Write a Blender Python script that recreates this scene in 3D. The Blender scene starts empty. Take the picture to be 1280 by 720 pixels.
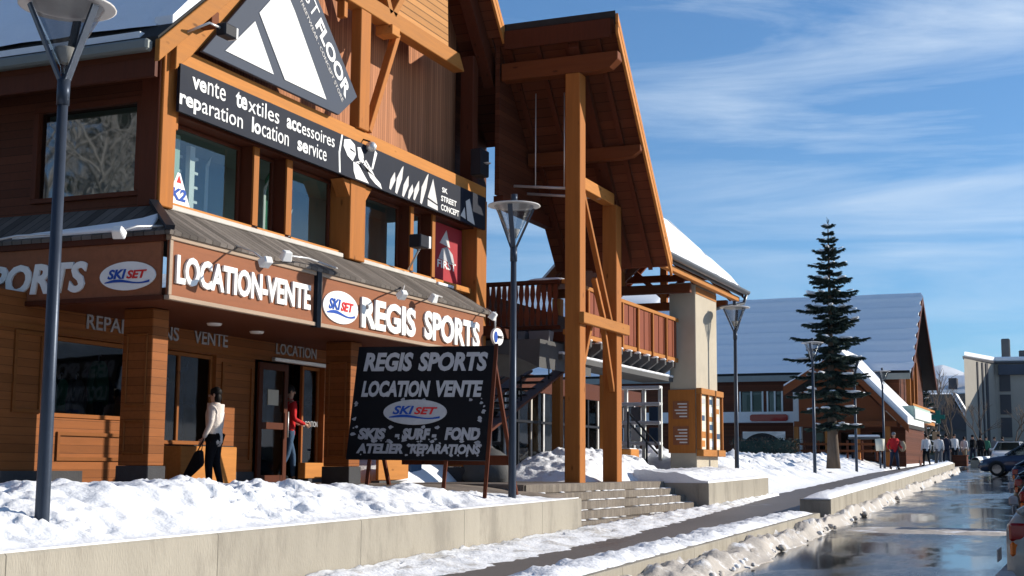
import bpy, bmesh, math, random
from mathutils import Vector, Matrix, noise
rnd = random.Random(7)
S = bpy.context.scene
COL = S.collection
R = math.radians
# ------------------------------------------------------------------ camera
cam = bpy.data.cameras.new("camera"); co = bpy.data.objects.new("camera", cam); COL.objects.link(co)
cam.sensor_width = 36; cam.lens = 48.15; cam.clip_start = .1; cam.clip_end = 20000
rt = Vector((0.39157953, -0.92011779, 0.00697976)); up = -Vector((0.12082933, 0.04389922, -0.99170214)); fw = Vector((0.91217638, 0.38917362, 0.12836726))
m = Matrix((rt, up, -fw)).transposed().to_4x4(); m.translation = (0, 0, .34)
co.matrix_world = m; S.camera = co
S.view_settings.view_transform = 'Standard'; S.view_settings.look = 'None'; S.view_settings.gamma = 1; S.view_settings.use_curve_mapping = False
S.view_settings.exposure = .6
# ------------------------------------------------------------------ sun and sky
SUN = Vector((2.9, -3.5, 1.78)).normalized()
sl = bpy.data.lights.new("sun", 'SUN'); sl.energy = 5.0; sl.angle = R(.5); sl.color = (1, .92, .80)
so = bpy.data.objects.new("sun", sl); COL.objects.link(so); so.rotation_euler = (-SUN).to_track_quat('-Z', 'Y').to_euler()
W = bpy.data.worlds.new("World"); S.world = W; W.use_nodes = True
nt = W.node_tree; N = nt.nodes; L = nt.links; N.clear()
def nd(t, **k):
    n = N.new(t)
    for a, v in k.items(): setattr(n, a, v)
    return n
out = nd('ShaderNodeOutputWorld'); bg = nd('ShaderNodeBackground'); bg.inputs[1].default_value = .052
sky = nd('ShaderNodeTexSky', sky_type='NISHITA', sun_disc=False); sky.sun_elevation = math.asin(SUN.z); sky.sun_rotation = math.atan2(SUN.x, SUN.y)
sky.altitude = 1800; sky.air_density = 1.25; sky.dust_density = .1; sky.ozone_density = 3.0
tc = nd('ShaderNodeTexCoord'); mp = nd('ShaderNodeMapping'); mp.inputs['Rotation'].default_value = (R(8), R(14), R(-20)); mp.inputs['Scale'].default_value = (2.2, 1.6, 15)
n1 = nd('ShaderNodeTexNoise'); n1.inputs['Scale'].default_value = 1.5; n1.inputs['Detail'].default_value = 9; n1.inputs['Roughness'].default_value = .62; n1.inputs['Distortion'].default_value = .55
n2 = nd('ShaderNodeTexNoise'); n2.inputs['Scale'].default_value = 2.6; n2.inputs['Detail'].default_value = 3
r1 = nd('ShaderNodeMapRange'); r1.inputs[1].default_value = .44; r1.inputs[2].default_value = .78
r2 = nd('ShaderNodeMapRange'); r2.inputs[1].default_value = .33; r2.inputs[2].default_value = .60
mu = nd('ShaderNodeMath', operation='MULTIPLY'); mu2 = nd('ShaderNodeMath', operation='MULTIPLY'); mu2.inputs[1].default_value = .74
mx = nd('ShaderNodeMixRGB'); mx.inputs[2].default_value = (11.5, 12.8, 14.0, 1)
L.new(tc.outputs['Generated'], mp.inputs[0]); L.new(mp.outputs[0], n1.inputs['Vector']); L.new(tc.outputs['Generated'], n2.inputs['Vector'])
L.new(n1.outputs[0], r1.inputs[0]); L.new(n2.outputs[0], r2.inputs[0]); L.new(r1.outputs[0], mu.inputs[0]); L.new(r2.outputs[0], mu.inputs[1]); L.new(mu.outputs[0], mu2.inputs[0])
ti = nd('ShaderNodeMixRGB', blend_type='MULTIPLY'); ti.inputs[0].default_value = 1; ti.inputs[2].default_value = (.76, 1.22, 1.60, 1); L.new(sky.outputs[0], ti.inputs[1]); L.new(mu2.outputs[0], mx.inputs[0]); L.new(ti.outputs[0], mx.inputs[1]); L.new(mx.outputs[0], bg.inputs[0]); L.new(bg.outputs[0], out.inputs[0])
# ------------------------------------------------------------------ materials
MATS = {}
def mat(name, col, rough=.6, var=.25, scale=3., stretch=(1, 1, 1), plank=None, bump=.15, bscale=40., spec=.07, metal=0., stain=None, coat=0., emit=None, sat=.0):
    """procedural paint / wood / stone. plank=(axis, width, gap, tint): boards counted along one axis; stain=(colour, scale, threshold, amount)"""
    m = bpy.data.materials.new(name); MATS[name] = m; m.use_nodes = True
    T = m.node_tree; n = T.nodes; l = T.links; b = n['Principled BSDF']
    b.inputs['Roughness'].default_value = rough; b.inputs['Metallic'].default_value = metal; b.inputs['Specular IOR Level'].default_value = spec; b.inputs['Coat Weight'].default_value = coat
    def A(t, **k):
        q = n.new(t)
        for a, v in k.items(): setattr(q, a, v)
        return q
    def math_(op, a, v=None, w=None):
        q = A('ShaderNodeMath', operation=op)
        for i, x in enumerate((a, v, w)):
            if x is None: continue
            if isinstance(x, (int, float)): q.inputs[i].default_value = x
            else: l.new(x, q.inputs[i])
        return q.outputs[0]
    t = A('ShaderNodeTexCoord'); mp = A('ShaderNodeMapping'); mp.inputs['Scale'].default_value = stretch; l.new(t.outputs['Object'], mp.inputs[0])
    a = A('ShaderNodeTexNoise'); a.inputs['Scale'].default_value = scale; a.inputs['Detail'].default_value = 6; a.inputs['Roughness'].default_value = .65; l.new(mp.outputs[0], a.inputs['Vector'])
    v = math_('MULTIPLY_ADD', a.outputs[0], 2 * var, 1 - var)
    bo = A('ShaderNodeBump'); bo.inputs['Strength'].default_value = bump; bo.inputs['Distance'].default_value = .02
    c = A('ShaderNodeTexNoise'); c.inputs['Scale'].default_value = bscale; c.inputs['Detail'].default_value = 4; l.new(mp.outputs[0], c.inputs['Vector'])
    h = c.outputs[0]
    if plank:
        ax, w, gap, tint = plank
        s = A('ShaderNodeSeparateXYZ'); l.new(t.outputs['Object'], s.inputs[0])
        k = math_('DIVIDE', s.outputs[ax], w); f = math_('FRACT', k); fl = math_('FLOOR', k)
        e = math_('LESS_THAN', f, gap)
        wn = A('ShaderNodeTexWhiteNoise', noise_dimensions='1D'); l.new(fl, wn.inputs['W'])
        v = math_('MULTIPLY', v, math_('MULTIPLY_ADD', wn.outputs[0], 2 * tint, 1 - tint))
        v = math_('MULTIPLY', v, math_('MULTIPLY_ADD', e, -.62, 1.0))
        h = math_('SUBTRACT', h, math_('MULTIPLY', e, 1.6))
    cm = A('ShaderNodeMixRGB', blend_type='MULTIPLY'); cm.inputs[0].default_value = 1; cm.inputs[1].default_value = (*col, 1); l.new(v, cm.inputs[2])
    o = cm.outputs[0]
    if stain:
        sc_, ss, th, am = stain
        d = A('ShaderNodeTexNoise'); d.inputs['Scale'].default_value = ss; d.inputs['Detail'].default_value = 7; d.inputs['Roughness'].default_value = .7; l.new(mp.outputs[0], d.inputs['Vector'])
        mr = A('ShaderNodeMapRange'); mr.inputs[1].default_value = th; mr.inputs[2].default_value = th + .14; mr.inputs[4].default_value = am; l.new(d.outputs[0], mr.inputs[0])
        sm = A('ShaderNodeMixRGB'); sm.inputs[2].default_value = (*sc_, 1); l.new(mr.outputs[0], sm.inputs[0]); l.new(o, sm.inputs[1]); o = sm.outputs[0]
    if 'beam' in name or 'wood' in name:                      # every timber its own tone, with knots
        oi = A('ShaderNodeObjectInfo'); tv = math_('MULTIPLY_ADD', oi.outputs['Random'], .34, .83)
        vo = A('ShaderNodeTexVoronoi'); vo.inputs['Scale'].default_value = 1.5; m2 = A('ShaderNodeMapping'); m2.inputs['Scale'].default_value = tuple(max(.9, x*.35) for x in stretch); l.new(t.outputs['Object'], m2.inputs[0]); l.new(m2.outputs[0], vo.inputs['Vector'])
        kn = A('ShaderNodeMapRange'); kn.inputs[1].default_value = .05; kn.inputs[2].default_value = .11; kn.inputs[3].default_value = .45; kn.inputs[4].default_value = 1; l.new(vo.outputs['Distance'], kn.inputs[0])
        tm = A('ShaderNodeMixRGB', blend_type='MULTIPLY'); tm.inputs[0].default_value = 1; l.new(o, tm.inputs[1]); l.new(math_('MULTIPLY', tv, kn.outputs[0]), tm.inputs[2]); o = tm.outputs[0]
    l.new(o, b.inputs['Base Color']); l.new(h, bo.inputs['Height']); l.new(bo.outputs[0], b.inputs['Normal'])
    rv = math_('MULTIPLY_ADD', a.outputs[0], .24, rough - .12); l.new(rv, b.inputs['Roughness'])
    if emit: b.inputs['Emission Color'].default_value = (*col, 1); b.inputs['Emission Strength'].default_value = emit
    return m
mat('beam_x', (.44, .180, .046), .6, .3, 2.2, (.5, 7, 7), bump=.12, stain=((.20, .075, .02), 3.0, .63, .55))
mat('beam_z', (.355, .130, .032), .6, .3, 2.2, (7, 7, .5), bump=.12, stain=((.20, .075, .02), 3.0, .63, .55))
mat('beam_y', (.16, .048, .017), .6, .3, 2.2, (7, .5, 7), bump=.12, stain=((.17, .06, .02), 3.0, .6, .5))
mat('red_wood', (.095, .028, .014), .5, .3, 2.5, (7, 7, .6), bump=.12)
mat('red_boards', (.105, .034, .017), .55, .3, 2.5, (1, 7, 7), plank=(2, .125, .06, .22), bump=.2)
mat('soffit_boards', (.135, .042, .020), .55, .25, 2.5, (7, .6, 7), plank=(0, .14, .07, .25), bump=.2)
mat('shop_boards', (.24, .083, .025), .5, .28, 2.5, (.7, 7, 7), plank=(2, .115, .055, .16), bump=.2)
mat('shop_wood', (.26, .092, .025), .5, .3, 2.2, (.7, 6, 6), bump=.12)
mat('cladding', (.40, .178, .092), .7, .25, 3., (8, 8, .5), plank=(0, .085, .12, .2), bump=.05, stain=((.25, .15, .11), 1.6, .6, .5))
mat('louvre', (.46, .22, .075), .6, .25, 3., (.6, 8, 8), plank=(2, .14, .17, .12), bump=.25)
mat('balcony_wood', (.20, .055, .026), .5, .3, 3, (7, 7, .6), bump=.1)
mat('sign_brown', (.26, .100, .050), .6, .3, 2.0, (.5, 5, 5), bump=.15, stain=((.20, .09, .05), 1.5, .55, .6))
mat('sign_frame', (.36, .27, .20), .65, .3, 3, (.5, 5, 5), bump=.15)
mat('charcoal', (.016, .020, .032), .6, .2, 2, bump=.04)
mat('slate_grey', (.060, .072, .098), .6, .2, 1.2, bump=.04)
mat('board_black', (.010, .010, .012), .6, .3, 3, bump=.1)
mat('white_paint', (.80, .80, .78), .5, .08, 4, bump=.06)
mat('grey_paint', (.46, .46, .47), .6, .2, 9, bump=.15)
mat('worn_paint', (.36, .36, .38), .7, .35, 14, bump=.2)
mat('letter_grey', (.62, .60, .58), .6, .15, 6, bump=.06)
mat('blue_print', (.025, .08, .36), .45, .15, 5, bump=.03)
mat('red_print', (.62, .035, .035), .45, .15, 5, bump=.03)
mat('shingle', (.14, .122, .108), .75, .4, 2.5, plank=(0, .17, .1, .35), bump=.4, bscale=20)
mat('shingle_side', (.12, .105, .095), .75, .4, 2.5, plank=(1, .17, .1, .35), bump=.4, bscale=20)
mat('flashing', (.55, .52, .47), .45, .25, 3, bump=.1)
mat('gutter', (.17, .175, .18), .35, .25, 2, bump=.06, metal=.5)
mat('zinc', (.20, .215, .205), .5, .2, 2, bump=.06, metal=.2)
mat('roof_dark', (.04, .038, .037), .75, .4, 6, bump=.4)
mat('stucco', (.46, .41, .325), .85, .16, 2.4, bump=.35, bscale=70)
mat('plinth', (.062, .062, .066), .7, .3, 4, bump=.25)
mat('pole_paint', (.050, .062, .085), .38, .15, 5, bump=.03, metal=.3)
mat('galv', (.62, .62, .62), .4, .15, 5, bump=.04, metal=.5)
mat('black_metal', (.02, .022, .028), .4, .2, 6, bump=.05)
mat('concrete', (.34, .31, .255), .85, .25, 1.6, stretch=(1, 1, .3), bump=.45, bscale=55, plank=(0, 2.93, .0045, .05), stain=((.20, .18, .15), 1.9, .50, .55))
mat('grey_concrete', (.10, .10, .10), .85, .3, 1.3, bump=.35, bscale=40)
mat('paving', (.20, .17, .145), .6, .3, 1.8, plank=(0, .42, .03, .12), bump=.25, stain=((.09, .08, .07), .9, .5, .7))
mat('step_stone', (.20, .172, .142), .7, .4, 2, (3, 3, 3), bump=.45, plank=(0, .16, .05, .15), stain=((.17, .135, .105), 2.5, .52, .55))
mat('tree_bark', (.14, .105, .08), .9, .4, 5, (3, 3, .7), bump=.6, bscale=22)
mat('needle', (.036, .056, .047), .75, .5, 2.5, bump=0)
mat('needle_light', (.066, .094, .078), .75, .4, 2.5, bump=0)
mat('skin', (.52, .31, .22), .55, .1, 8, bump=.03)
mat('dark_hair', (.012, .010, .010), .5, .3, 20, (6, 6, 1), bump=.2)
mat('cream_wool', (.72, .64, .58), .85, .14, 14, bump=.6, bscale=22)
mat('black_cloth', (.012, .012, .015), .8, .2, 14, bump=.6, bscale=22)
mat('navy_cloth', (.022, .03, .055), .8, .2, 14, bump=.6, bscale=22)
mat('red_cloth', (.50, .022, .025), .7, .2, 14, bump=.6, bscale=22)
mat('denim', (.055, .095, .16), .8, .3, 14, bump=.6, bscale=22)
mat('beige_cloth', (.36, .29, .2), .8, .2, 14, bump=.6, bscale=22)
mat('white_cloth', (.70, .70, .72), .8, .12, 14, bump=.6, bscale=22)
mat('green_cloth', (.05, .19, .12), .8, .2, 14, bump=.6, bscale=22)
mat('grey_cloth', (.16, .165, .18), .8, .2, 14, bump=.6, bscale=22)
mat('carton', (.33, .23, .15), .85, .2, 4, bump=.1)
mat('car_navy', (.018, .033, .075), .25, .12, 2, bump=.01, coat=.8)
mat('car_black', (.015, .015, .02), .25, .12, 2, bump=.01, coat=.8)
mat('car_grey', (.33, .32, .31), .3, .2, 3, bump=.02, coat=.6, stain=((.24, .22, .19), 2.2, .56, .6))
mat('car_white', (.75, .75, .74), .3, .06, 2, bump=.01, coat=.6)
mat('tyre', (.016, .016, .017), .8, .3, 12, bump=.2)
mat('rim_metal', (.35, .35, .36), .35, .15, 6, bump=.03, metal=.8)
mat('tail_red', (.26, .006, .008), .2, .1, 9, bump=.05, coat=.6)
mat('tail_orange', (.60, .12, .010), .2, .1, 9, bump=.05, coat=.6)
mat('block_beige', (.34, .315, .275), .85, .15, .6, bump=.1)
mat('block_dark', (.07, .068, .075), .8, .2, 1, bump=.1)
mat('shelf_white', (.66, .68, .66), .6, .1, 4, bump=.05)
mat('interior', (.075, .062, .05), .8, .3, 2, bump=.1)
mat('green_board', (.40, .52, .45), .6, .12, 3, bump=.05)
mat('flower_box', (.21, .21, .22), .85, .25, 4, bump=.3)
mat('notice_paper', (.66, .63, .52), .6, .12, 9, bump=.03)
mat('poster_red', (.36, .040, .050), .55, .25, 2, bump=.05)
mat('pale_interior', (.30, .35, .34), .8, .2, 2, bump=.1)
mat('cross_green', (.01, .10, .085), .5, .1, 5, bump=.02)
def glass(name, tint, mixf, rough=.03, refl=1.):
    m = bpy.data.materials.new(name); MATS[name] = m; m.use_nodes = True
    T = m.node_tree; n = T.nodes; l = T.links; n.clear()
    o = n.new('ShaderNodeOutputMaterial'); g = n.new('ShaderNodeBsdfGlossy'); g.inputs['Roughness'].default_value = rough; g.inputs[0].default_value = (.9, .95, 1, 1)
    t = n.new('ShaderNodeBsdfTransparent'); t.inputs[0].default_value = (*tint, 1); x = n.new('ShaderNodeMixShader')
    f = n.new('ShaderNodeFresnel'); f.inputs[0].default_value = 1.5
    a = n.new('ShaderNodeMath'); a.operation = 'MULTIPLY_ADD'; a.inputs[1].default_value = refl; a.inputs[2].default_value = mixf; a.use_clamp = True
    b = n.new('ShaderNodeTexNoise'); b.inputs['Scale'].default_value = 1.3; bo = n.new('ShaderNodeBump'); bo.inputs['Strength'].default_value = .05; bo.inputs['Distance'].default_value = .05
    tcn = n.new('ShaderNodeTexCoord'); l.new(tcn.outputs['Object'], b.inputs['Vector'])
    l.new(b.outputs[0], bo.inputs['Height']); l.new(bo.outputs[0], g.inputs['Normal'])
    ge = n.new('ShaderNodeNewGeometry'); iv = n.new('ShaderNodeMath'); iv.operation = 'SUBTRACT'; iv.inputs[0].default_value = 1; l.new(ge.outputs['Backfacing'], iv.inputs[1]); mm = n.new('ShaderNodeMath'); mm.operation = 'MULTIPLY'; l.new(f.outputs[0], a.inputs[0]); l.new(a.outputs[0], mm.inputs[0]); l.new(iv.outputs[0], mm.inputs[1]); l.new(mm.outputs[0], x.inputs[0]); l.new(t.outputs[0], x.inputs[1]); l.new(g.outputs[0], x.inputs[2]); l.new(x.outputs[0], o.inputs[0])
glass('pane', (.66, .74, .72), .06)
glass('dark_pane', (.30, .32, .32), .015, .03, .45)
glass('mirror_pane', (.25, .27, .27), .06, .03, 1.6)
glass('lamp_glass', (.62, .64, .66), .10, .25)
glass('car_glass', (.22, .25, .26), .05)
def snow_mat(name, dirt=None, dscale=2., th=.5, am=.7):
    m = mat(name, (.82, .835, .865), .75, .05, 3, bump=.7, bscale=17, spec=.25, stain=(dirt, dscale, th, am) if dirt else None)
    return m
snow_mat('snow'); snow_mat('slush', (.36, .31, .25), 2.2, .33, .82); snow_mat('dirty_snow', (.42, .385, .335), 2.2, .5, .75)
def wet_mat(name, dry, wet, lo, hi, scale, grit):
    """asphalt with puddles: the noise decides where water stands (dark, mirror smooth) and where it is merely damp"""
    m = bpy.data.materials.new(name); MATS[name] = m; m.use_nodes = True
    T = m.node_tree; n = T.nodes; l = T.links; b = n['Principled BSDF']
    t = n.new('ShaderNodeTexCoord'); mp = n.new('ShaderNodeMapping'); mp.inputs['Scale'].default_value = (.42, 1, 1); l.new(t.outputs['Object'], mp.inputs[0])
    a = n.new('ShaderNodeTexNoise'); a.inputs['Scale'].default_value = scale; a.inputs['Detail'].default_value = 9; a.inputs['Roughness'].default_value = .66; l.new(mp.outputs[0], a.inputs['Vector'])
    r = n.new('ShaderNodeMapRange'); r.inputs[1].default_value = lo; r.inputs[2].default_value = hi; l.new(a.outputs[0], r.inputs[0])
    g = n.new('ShaderNodeTexNoise'); g.inputs['Scale'].default_value = 60; g.inputs['Detail'].default_value = 5; l.new(t.outputs['Object'], g.inputs['Vector'])
    big = n.new('ShaderNodeTexNoise'); big.inputs['Scale'].default_value = .9; big.inputs['Detail'].default_value = 8; l.new(mp.outputs[0], big.inputs['Vector'])
    c0 = n.new('ShaderNodeMixRGB'); c0.inputs[1].default_value = (*[x * .72 for x in dry], 1); c0.inputs[2].default_value = (*[x * 1.35 for x in dry], 1); l.new(big.outputs[0], c0.inputs[0])
    c1 = n.new('ShaderNodeMixRGB'); c1.inputs[2].default_value = (*wet, 1); l.new(r.outputs[0], c1.inputs[0]); l.new(c0.outputs[0], c1.inputs[1]); l.new(c1.outputs[0], b.inputs['Base Color'])
    ro = n.new('ShaderNodeMapRange'); ro.inputs[3].default_value = grit; ro.inputs[4].default_value = .08; l.new(r.outputs[0], ro.inputs[0]); l.new(ro.outputs[0], b.inputs['Roughness'])
    bs = n.new('ShaderNodeMapRange'); bs.inputs[3].default_value = .35; bs.inputs[4].default_value = .02; l.new(r.outputs[0], bs.inputs[0])
    bo = n.new('ShaderNodeBump'); bo.inputs['Distance'].default_value = .012; l.new(bs.outputs[0], bo.inputs['Strength']); l.new(g.outputs[0], bo.inputs['Height']); l.new(bo.outputs[0], b.inputs['Normal'])
    b.inputs['Specular IOR Level'].default_value = .55
wet_mat('wet_asphalt', (.038, .039, .042), (.014, .016, .021), .38, .55, .42, .36)
wet_mat('walk_asphalt', (.115, .100, .092), (.055, .05, .048), .56, .70, .6, .55)
# ------------------------------------------------------------------ mesh helpers
class MB:
    def __init__(s): s.v = []; s.f = []; s.mi = []; s.ms = []; s.sm = []
    def m(s, name):
        if name not in s.ms: s.ms.append(name)
        return s.ms.index(name)
    def add(s, vs, fs, mt, smooth=False):
        o = len(s.v); s.v += [tuple(v) for v in vs]; k = s.m(mt)
        for f in fs: s.f.append([i + o for i in f]); s.mi.append(k); s.sm.append(smooth)
        return s
    def box(s, x0, x1, y0, y1, z0, z1, mt):
        return s.add([(x0,y0,z0),(x1,y0,z0),(x1,y1,z0),(x0,y1,z0),(x0,y0,z1),(x1,y0,z1),(x1,y1,z1),(x0,y1,z1)], [(0,3,2,1),(4,5,6,7),(0,1,5,4),(1,2,6,5),(2,3,7,6),(3,0,4,7)], mt)
    def beam(s, p, q, w, h, mt, up=(0, 0, 1)):
        p = Vector(p); q = Vector(q); d = (q - p).normalized(); a = d.cross(Vector(up))
        if a.length < 1e-4: a = d.cross(Vector((1, 0, 0)))
        a.normalize(); b = a.cross(d); a *= w / 2; b *= h / 2
        vs = [p-a-b, p+a-b, p+a+b, p-a+b, q-a-b, q+a-b, q+a+b, q-a+b]
        return s.add(vs, [(0,3,2,1),(4,5,6,7),(0,1,5,4),(1,2,6,5),(2,3,7,6),(3,0,4,7)][:], mt)
    def prism(s, pts, off, mt):
        """polygon (3-d points) extruded by the vector off"""
        n = len(pts); P = [Vector(p) for p in pts]; Q = [p + Vector(off) for p in P]
        fs = [list(range(n))[::-1], list(range(n, 2 * n))] + [(i, (i+1) % n, (i+1) % n + n, i + n) for i in range(n)]
        return s.add(P + Q, fs, mt)
    def tube(s, pts, rad, mt, n=8, cap=True):
        P = [Vector(p) for p in pts]; r = rad if isinstance(rad, (list, tuple)) else [rad] * len(P)
        vs = []; ref = None
        for i, p in enumerate(P):
            d = (P[min(i+1, len(P)-1)] - P[max(i-1, 0)]).normalized()
            if ref is None: ref = d.orthogonal().normalized()
            a = (ref - d * ref.dot(d)).normalized(); ref = a; b = d.cross(a)
            for k in range(n): t = 2 * math.pi * k / n; vs.append(p + (a * math.cos(t) + b * math.sin(t)) * r[i])
        fs = [(i*n+k, i*n+(k+1) % n, (i+1)*n+(k+1) % n, (i+1)*n+k) for i in range(len(P)-1) for k in range(n)]
        if cap: fs += [tuple(range(n))[::-1], tuple(range((len(P)-1)*n, len(P)*n))]
        return s.add(vs, fs, mt, True)
    def lathe(s, c, prof, mt, n=20, smooth=True):
        vs = []; c = Vector(c)
        for r, z in prof:
            for k in range(n): t = 2 * math.pi * k / n; vs.append(c + Vector((r * math.cos(t), r * math.sin(t), z)))
        return s.add(vs, [(i*n+k, i*n+(k+1) % n, (i+1)*n+(k+1) % n, (i+1)*n+k) for i in range(len(prof)-1) for k in range(n)], mt, smooth)
    def blob(s, c, r, mt, seed=0, amp=.2, n=8):
        vs = []; fs = []; c = Vector(c); M = n * 2
        for i in range(n + 1):
            th = math.pi * i / n
            for k in range(M):
                ph = 2 * math.pi * k / M; d = Vector((math.sin(th) * math.cos(ph), math.sin(th) * math.sin(ph), math.cos(th)))
                f = 1 + amp * noise.noise(d * 1.7 + Vector((seed * 3.1, seed, 0))) + amp * .5 * noise.noise(d * 4 + Vector((seed, 0, 9)))
                vs.append(c + Vector((d.x * r[0], d.y * r[1], d.z * r[2])) * f)
        for i in range(n):
            for k in range(M): fs.append((i*M+k, (i+1)*M+k, (i+1)*M+(k+1) % M, i*M+(k+1) % M))
        return s.add(vs, fs, mt, True)
    def wall(s, P0, U, V, w, h, holes, t, mt, revm=None):
        """a wall sheet of thickness t (along -N) with rectangular holes in (u0,u1,v0,v1)"""
        P0 = Vector(P0); U = Vector(U); V = Vector(V); Nn = U.cross(V)
        us = sorted({0, w, *[x for q in holes for x in q[:2]]}); vs_ = sorted({0, h, *[x for q in holes for x in q[2:]]})
        us = [u for u in us if 0 <= u <= w]; vs_ = [v for v in vs_ if 0 <= v <= h]
        def solid(i, j):
            if not (0 <= i < len(us)-1 and 0 <= j < len(vs_)-1): return False
            cu = (us[i]+us[i+1])/2; cv = (vs_[j]+vs_[j+1])/2
            return not any(q[0] < cu < q[1] and q[2] < cv < q[3] for q in holes)
        pt = lambda u, v, d: P0 + U*u + V*v - Nn*d
        for i in range(len(us)-1):
            for j in range(len(vs_)-1):
                if not solid(i, j): continue
                a, b, c, d = us[i], us[i+1], vs_[j], vs_[j+1]
                s.add([pt(a,c,0),pt(b,c,0),pt(b,d,0),pt(a,d,0)], [(0,1,2,3)], mt); s.add([pt(a,c,t),pt(b,c,t),pt(b,d,t),pt(a,d,t)], [(3,2,1,0)], mt)
                for (di, dj, e) in ((-1,0,((a,c),(a,d))),(1,0,((b,d),(b,c))),(0,-1,((b,c),(a,c))),(0,1,((a,d),(b,d)))):
                    if not solid(i+di, j+dj):
                        (p, q), (p2, q2) = e; s.add([pt(p,q,0),pt(p2,q2,0),pt(p2,q2,t),pt(p,q,t)], [(0,1,2,3)], revm or mt)
        return s
    def build(s, name, parent=None, bevel=0, kind=None, loc=None):
        off = Vector(loc) if loc is not None else (parent.get('_o') and Vector(parent['_o']) if parent else None)
        me = bpy.data.meshes.new(name)
        me.from_pydata([tuple(Vector(v) - off) for v in s.v] if off is not None else s.v, [], s.f)
        for k in s.ms: me.materials.append(MATS[k])
        me.polygons.foreach_set('material_index', s.mi); me.polygons.foreach_set('use_smooth', s.sm); me.update()
        o = bpy.data.objects.new(name, me); COL.objects.link(o)
        if parent: o.parent = parent
        elif off is not None: o.location = off
        if off is not None: o['_o'] = tuple(off)
        if bevel:
            b = o.modifiers.new('bevel', 'BEVEL'); b.width = bevel; b.segments = 1; b.limit_method = 'ANGLE'; b.angle_limit = R(40)
        if kind: o['kind'] = kind
        return o
def tag(o, label=None, cat=None, group=None, kind=None):
    if label: o['label'] = label
    if cat: o['category'] = cat
    if group: o['group'] = group
    if kind: o['kind'] = kind
    return o
def thing(name, loc, label, cat, group=None):
    o = bpy.data.objects.new(name, None); COL.objects.link(o); o.location = loc; o['_o'] = tuple(loc); o.empty_display_size = .3
    return tag(o, label, cat, group)
def kids(o): return [c for c in COL.objects if c.parent == o]
def dup(o, loc, label=None, group=None, rotz=None, scale=None):
    tree = {}
    for c in COL.objects:
        if c.parent: tree.setdefault(c.parent.name, []).append(c)
    def cp(q, par):
        c = q.copy(); COL.objects.link(c)
        if par: c.parent = par
        for ch in tree.get(q.name, []): cp(ch, c)
        return c
    r = cp(o, None); r.location = loc
    if rotz is not None: r.rotation_euler.z = rotz
    if scale: r.scale = (scale,) * 3
    return tag(r, label, None, group)
def lettering(name, s, parent, P0, U, V, w, h, mt, bold=.02, depth=.02, slant=0.):
    """raised letters filling the rectangle w x h that starts at P0 and runs along U (reading direction) and V (up)"""
    cu = bpy.data.curves.new(name, 'FONT'); cu.body = s; cu.offset = bold; cu.extrude = .02; cu.resolution_u = 3; cu.shear = slant
    t = bpy.data.objects.new(name, cu); COL.objects.link(t)
    me = bpy.data.meshes.new_from_object(t.evaluated_get(bpy.context.evaluated_depsgraph_get())); bpy.data.objects.remove(t)
    xs = [v.co.x for v in me.vertices]; ys = [v.co.y for v in me.vertices]; x0, x1, y0, y1 = min(xs), max(xs), min(ys), max(ys)
    P0 = Vector(P0); U = Vector(U).normalized(); V = Vector(V).normalized(); Nn = U.cross(V); off = Vector(parent['_o']) if parent else Vector((0, 0, 0))
    for v in me.vertices:
        c = v.co; v.co = P0 + U * ((c.x - x0) / (x1 - x0) * w) + V * ((c.y - y0) / (y1 - y0) * h) + Nn * ((c.z + .02) / .04 * depth) - off
    me.materials.clear(); me.materials.append(MATS[mt])
    o = bpy.data.objects.new(name, me); COL.objects.link(o); o.parent = parent; o['_o'] = tuple(off)
    return o
def plate(P0, U, V, poly, mt, depth=.015, mb=None):
    """a flat cut-out: 2-d outline on the plane P0,U,V, with a thickness towards U x V"""
    mb = mb or MB(); P0 = Vector(P0); U = Vector(U).normalized(); V = Vector(V).normalized()
    mb.prism([P0 + U*a + V*b for a, b in poly], U.cross(V) * depth, mt); return mb
def ellipse(cx, cy, a, b, n=36): return [(cx + a*math.cos(2*math.pi*k/n), cy + b*math.sin(2*math.pi*k/n)) for k in range(n)]
def ski_logo(parent, P0, U, V, w, h, mt='white_paint'):
    """oval badge: blue SKI, red SET over a blue wave"""
    U = Vector(U).normalized(); V = Vector(V).normalized(); Nn = U.cross(V)
    o = plate(P0, U, V, ellipse(w/2, h/2, w/2, h/2), mt, .02).build('logo_oval', parent)
    q = Vector(P0) + Nn * .021
    lettering('logo_lettering', 'SKI', o, q + U*w*.15 + V*h*.40, U, V, w*.33, h*.34, 'blue_print', .03, .008, .25)
    lettering('logo_lettering', 'SET', o, q + U*w*.49 + V*h*.40, U, V, w*.36, h*.29, 'red_print', .03, .008, .25)
    top = [(.10+.8*t, .30+.075*math.sin(t*6.0)+.05*t) for t in [i/14 for i in range(15)]]; bot = [(.10+.8*t, .285+.06*math.sin(t*6.0-.3)-.10*math.sin(math.pi*t)*(1-t)) for t in [i/14 for i in range(15)]][::-1]
    plate(q, U, V, [(a*w, b*h) for a, b in top+bot], 'blue_print', .006).build('logo_wave', o)
    return o
UX = Vector((1, 0, 0)); UY = Vector((0, 1, 0)); UZ = Vector((0, 0, 1))
def fbm(x, y, s, o=4):
    v = 0; a = 1; t = 0
    for i in range(o): v += a * noise.noise(Vector((x*s, y*s, i*7.7))); t += a; a *= .55; s *= 2.1
    return v / t
def zw(x): return -.77 + .0215*(x-22.3) if x < 85 else -.77 + .0215*62.7 + .012*(x-85)
def yl(x): return 4.72 + .0378*(x-21)
def zwt(x): return -.382 + (x-9.99)*.01405
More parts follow.
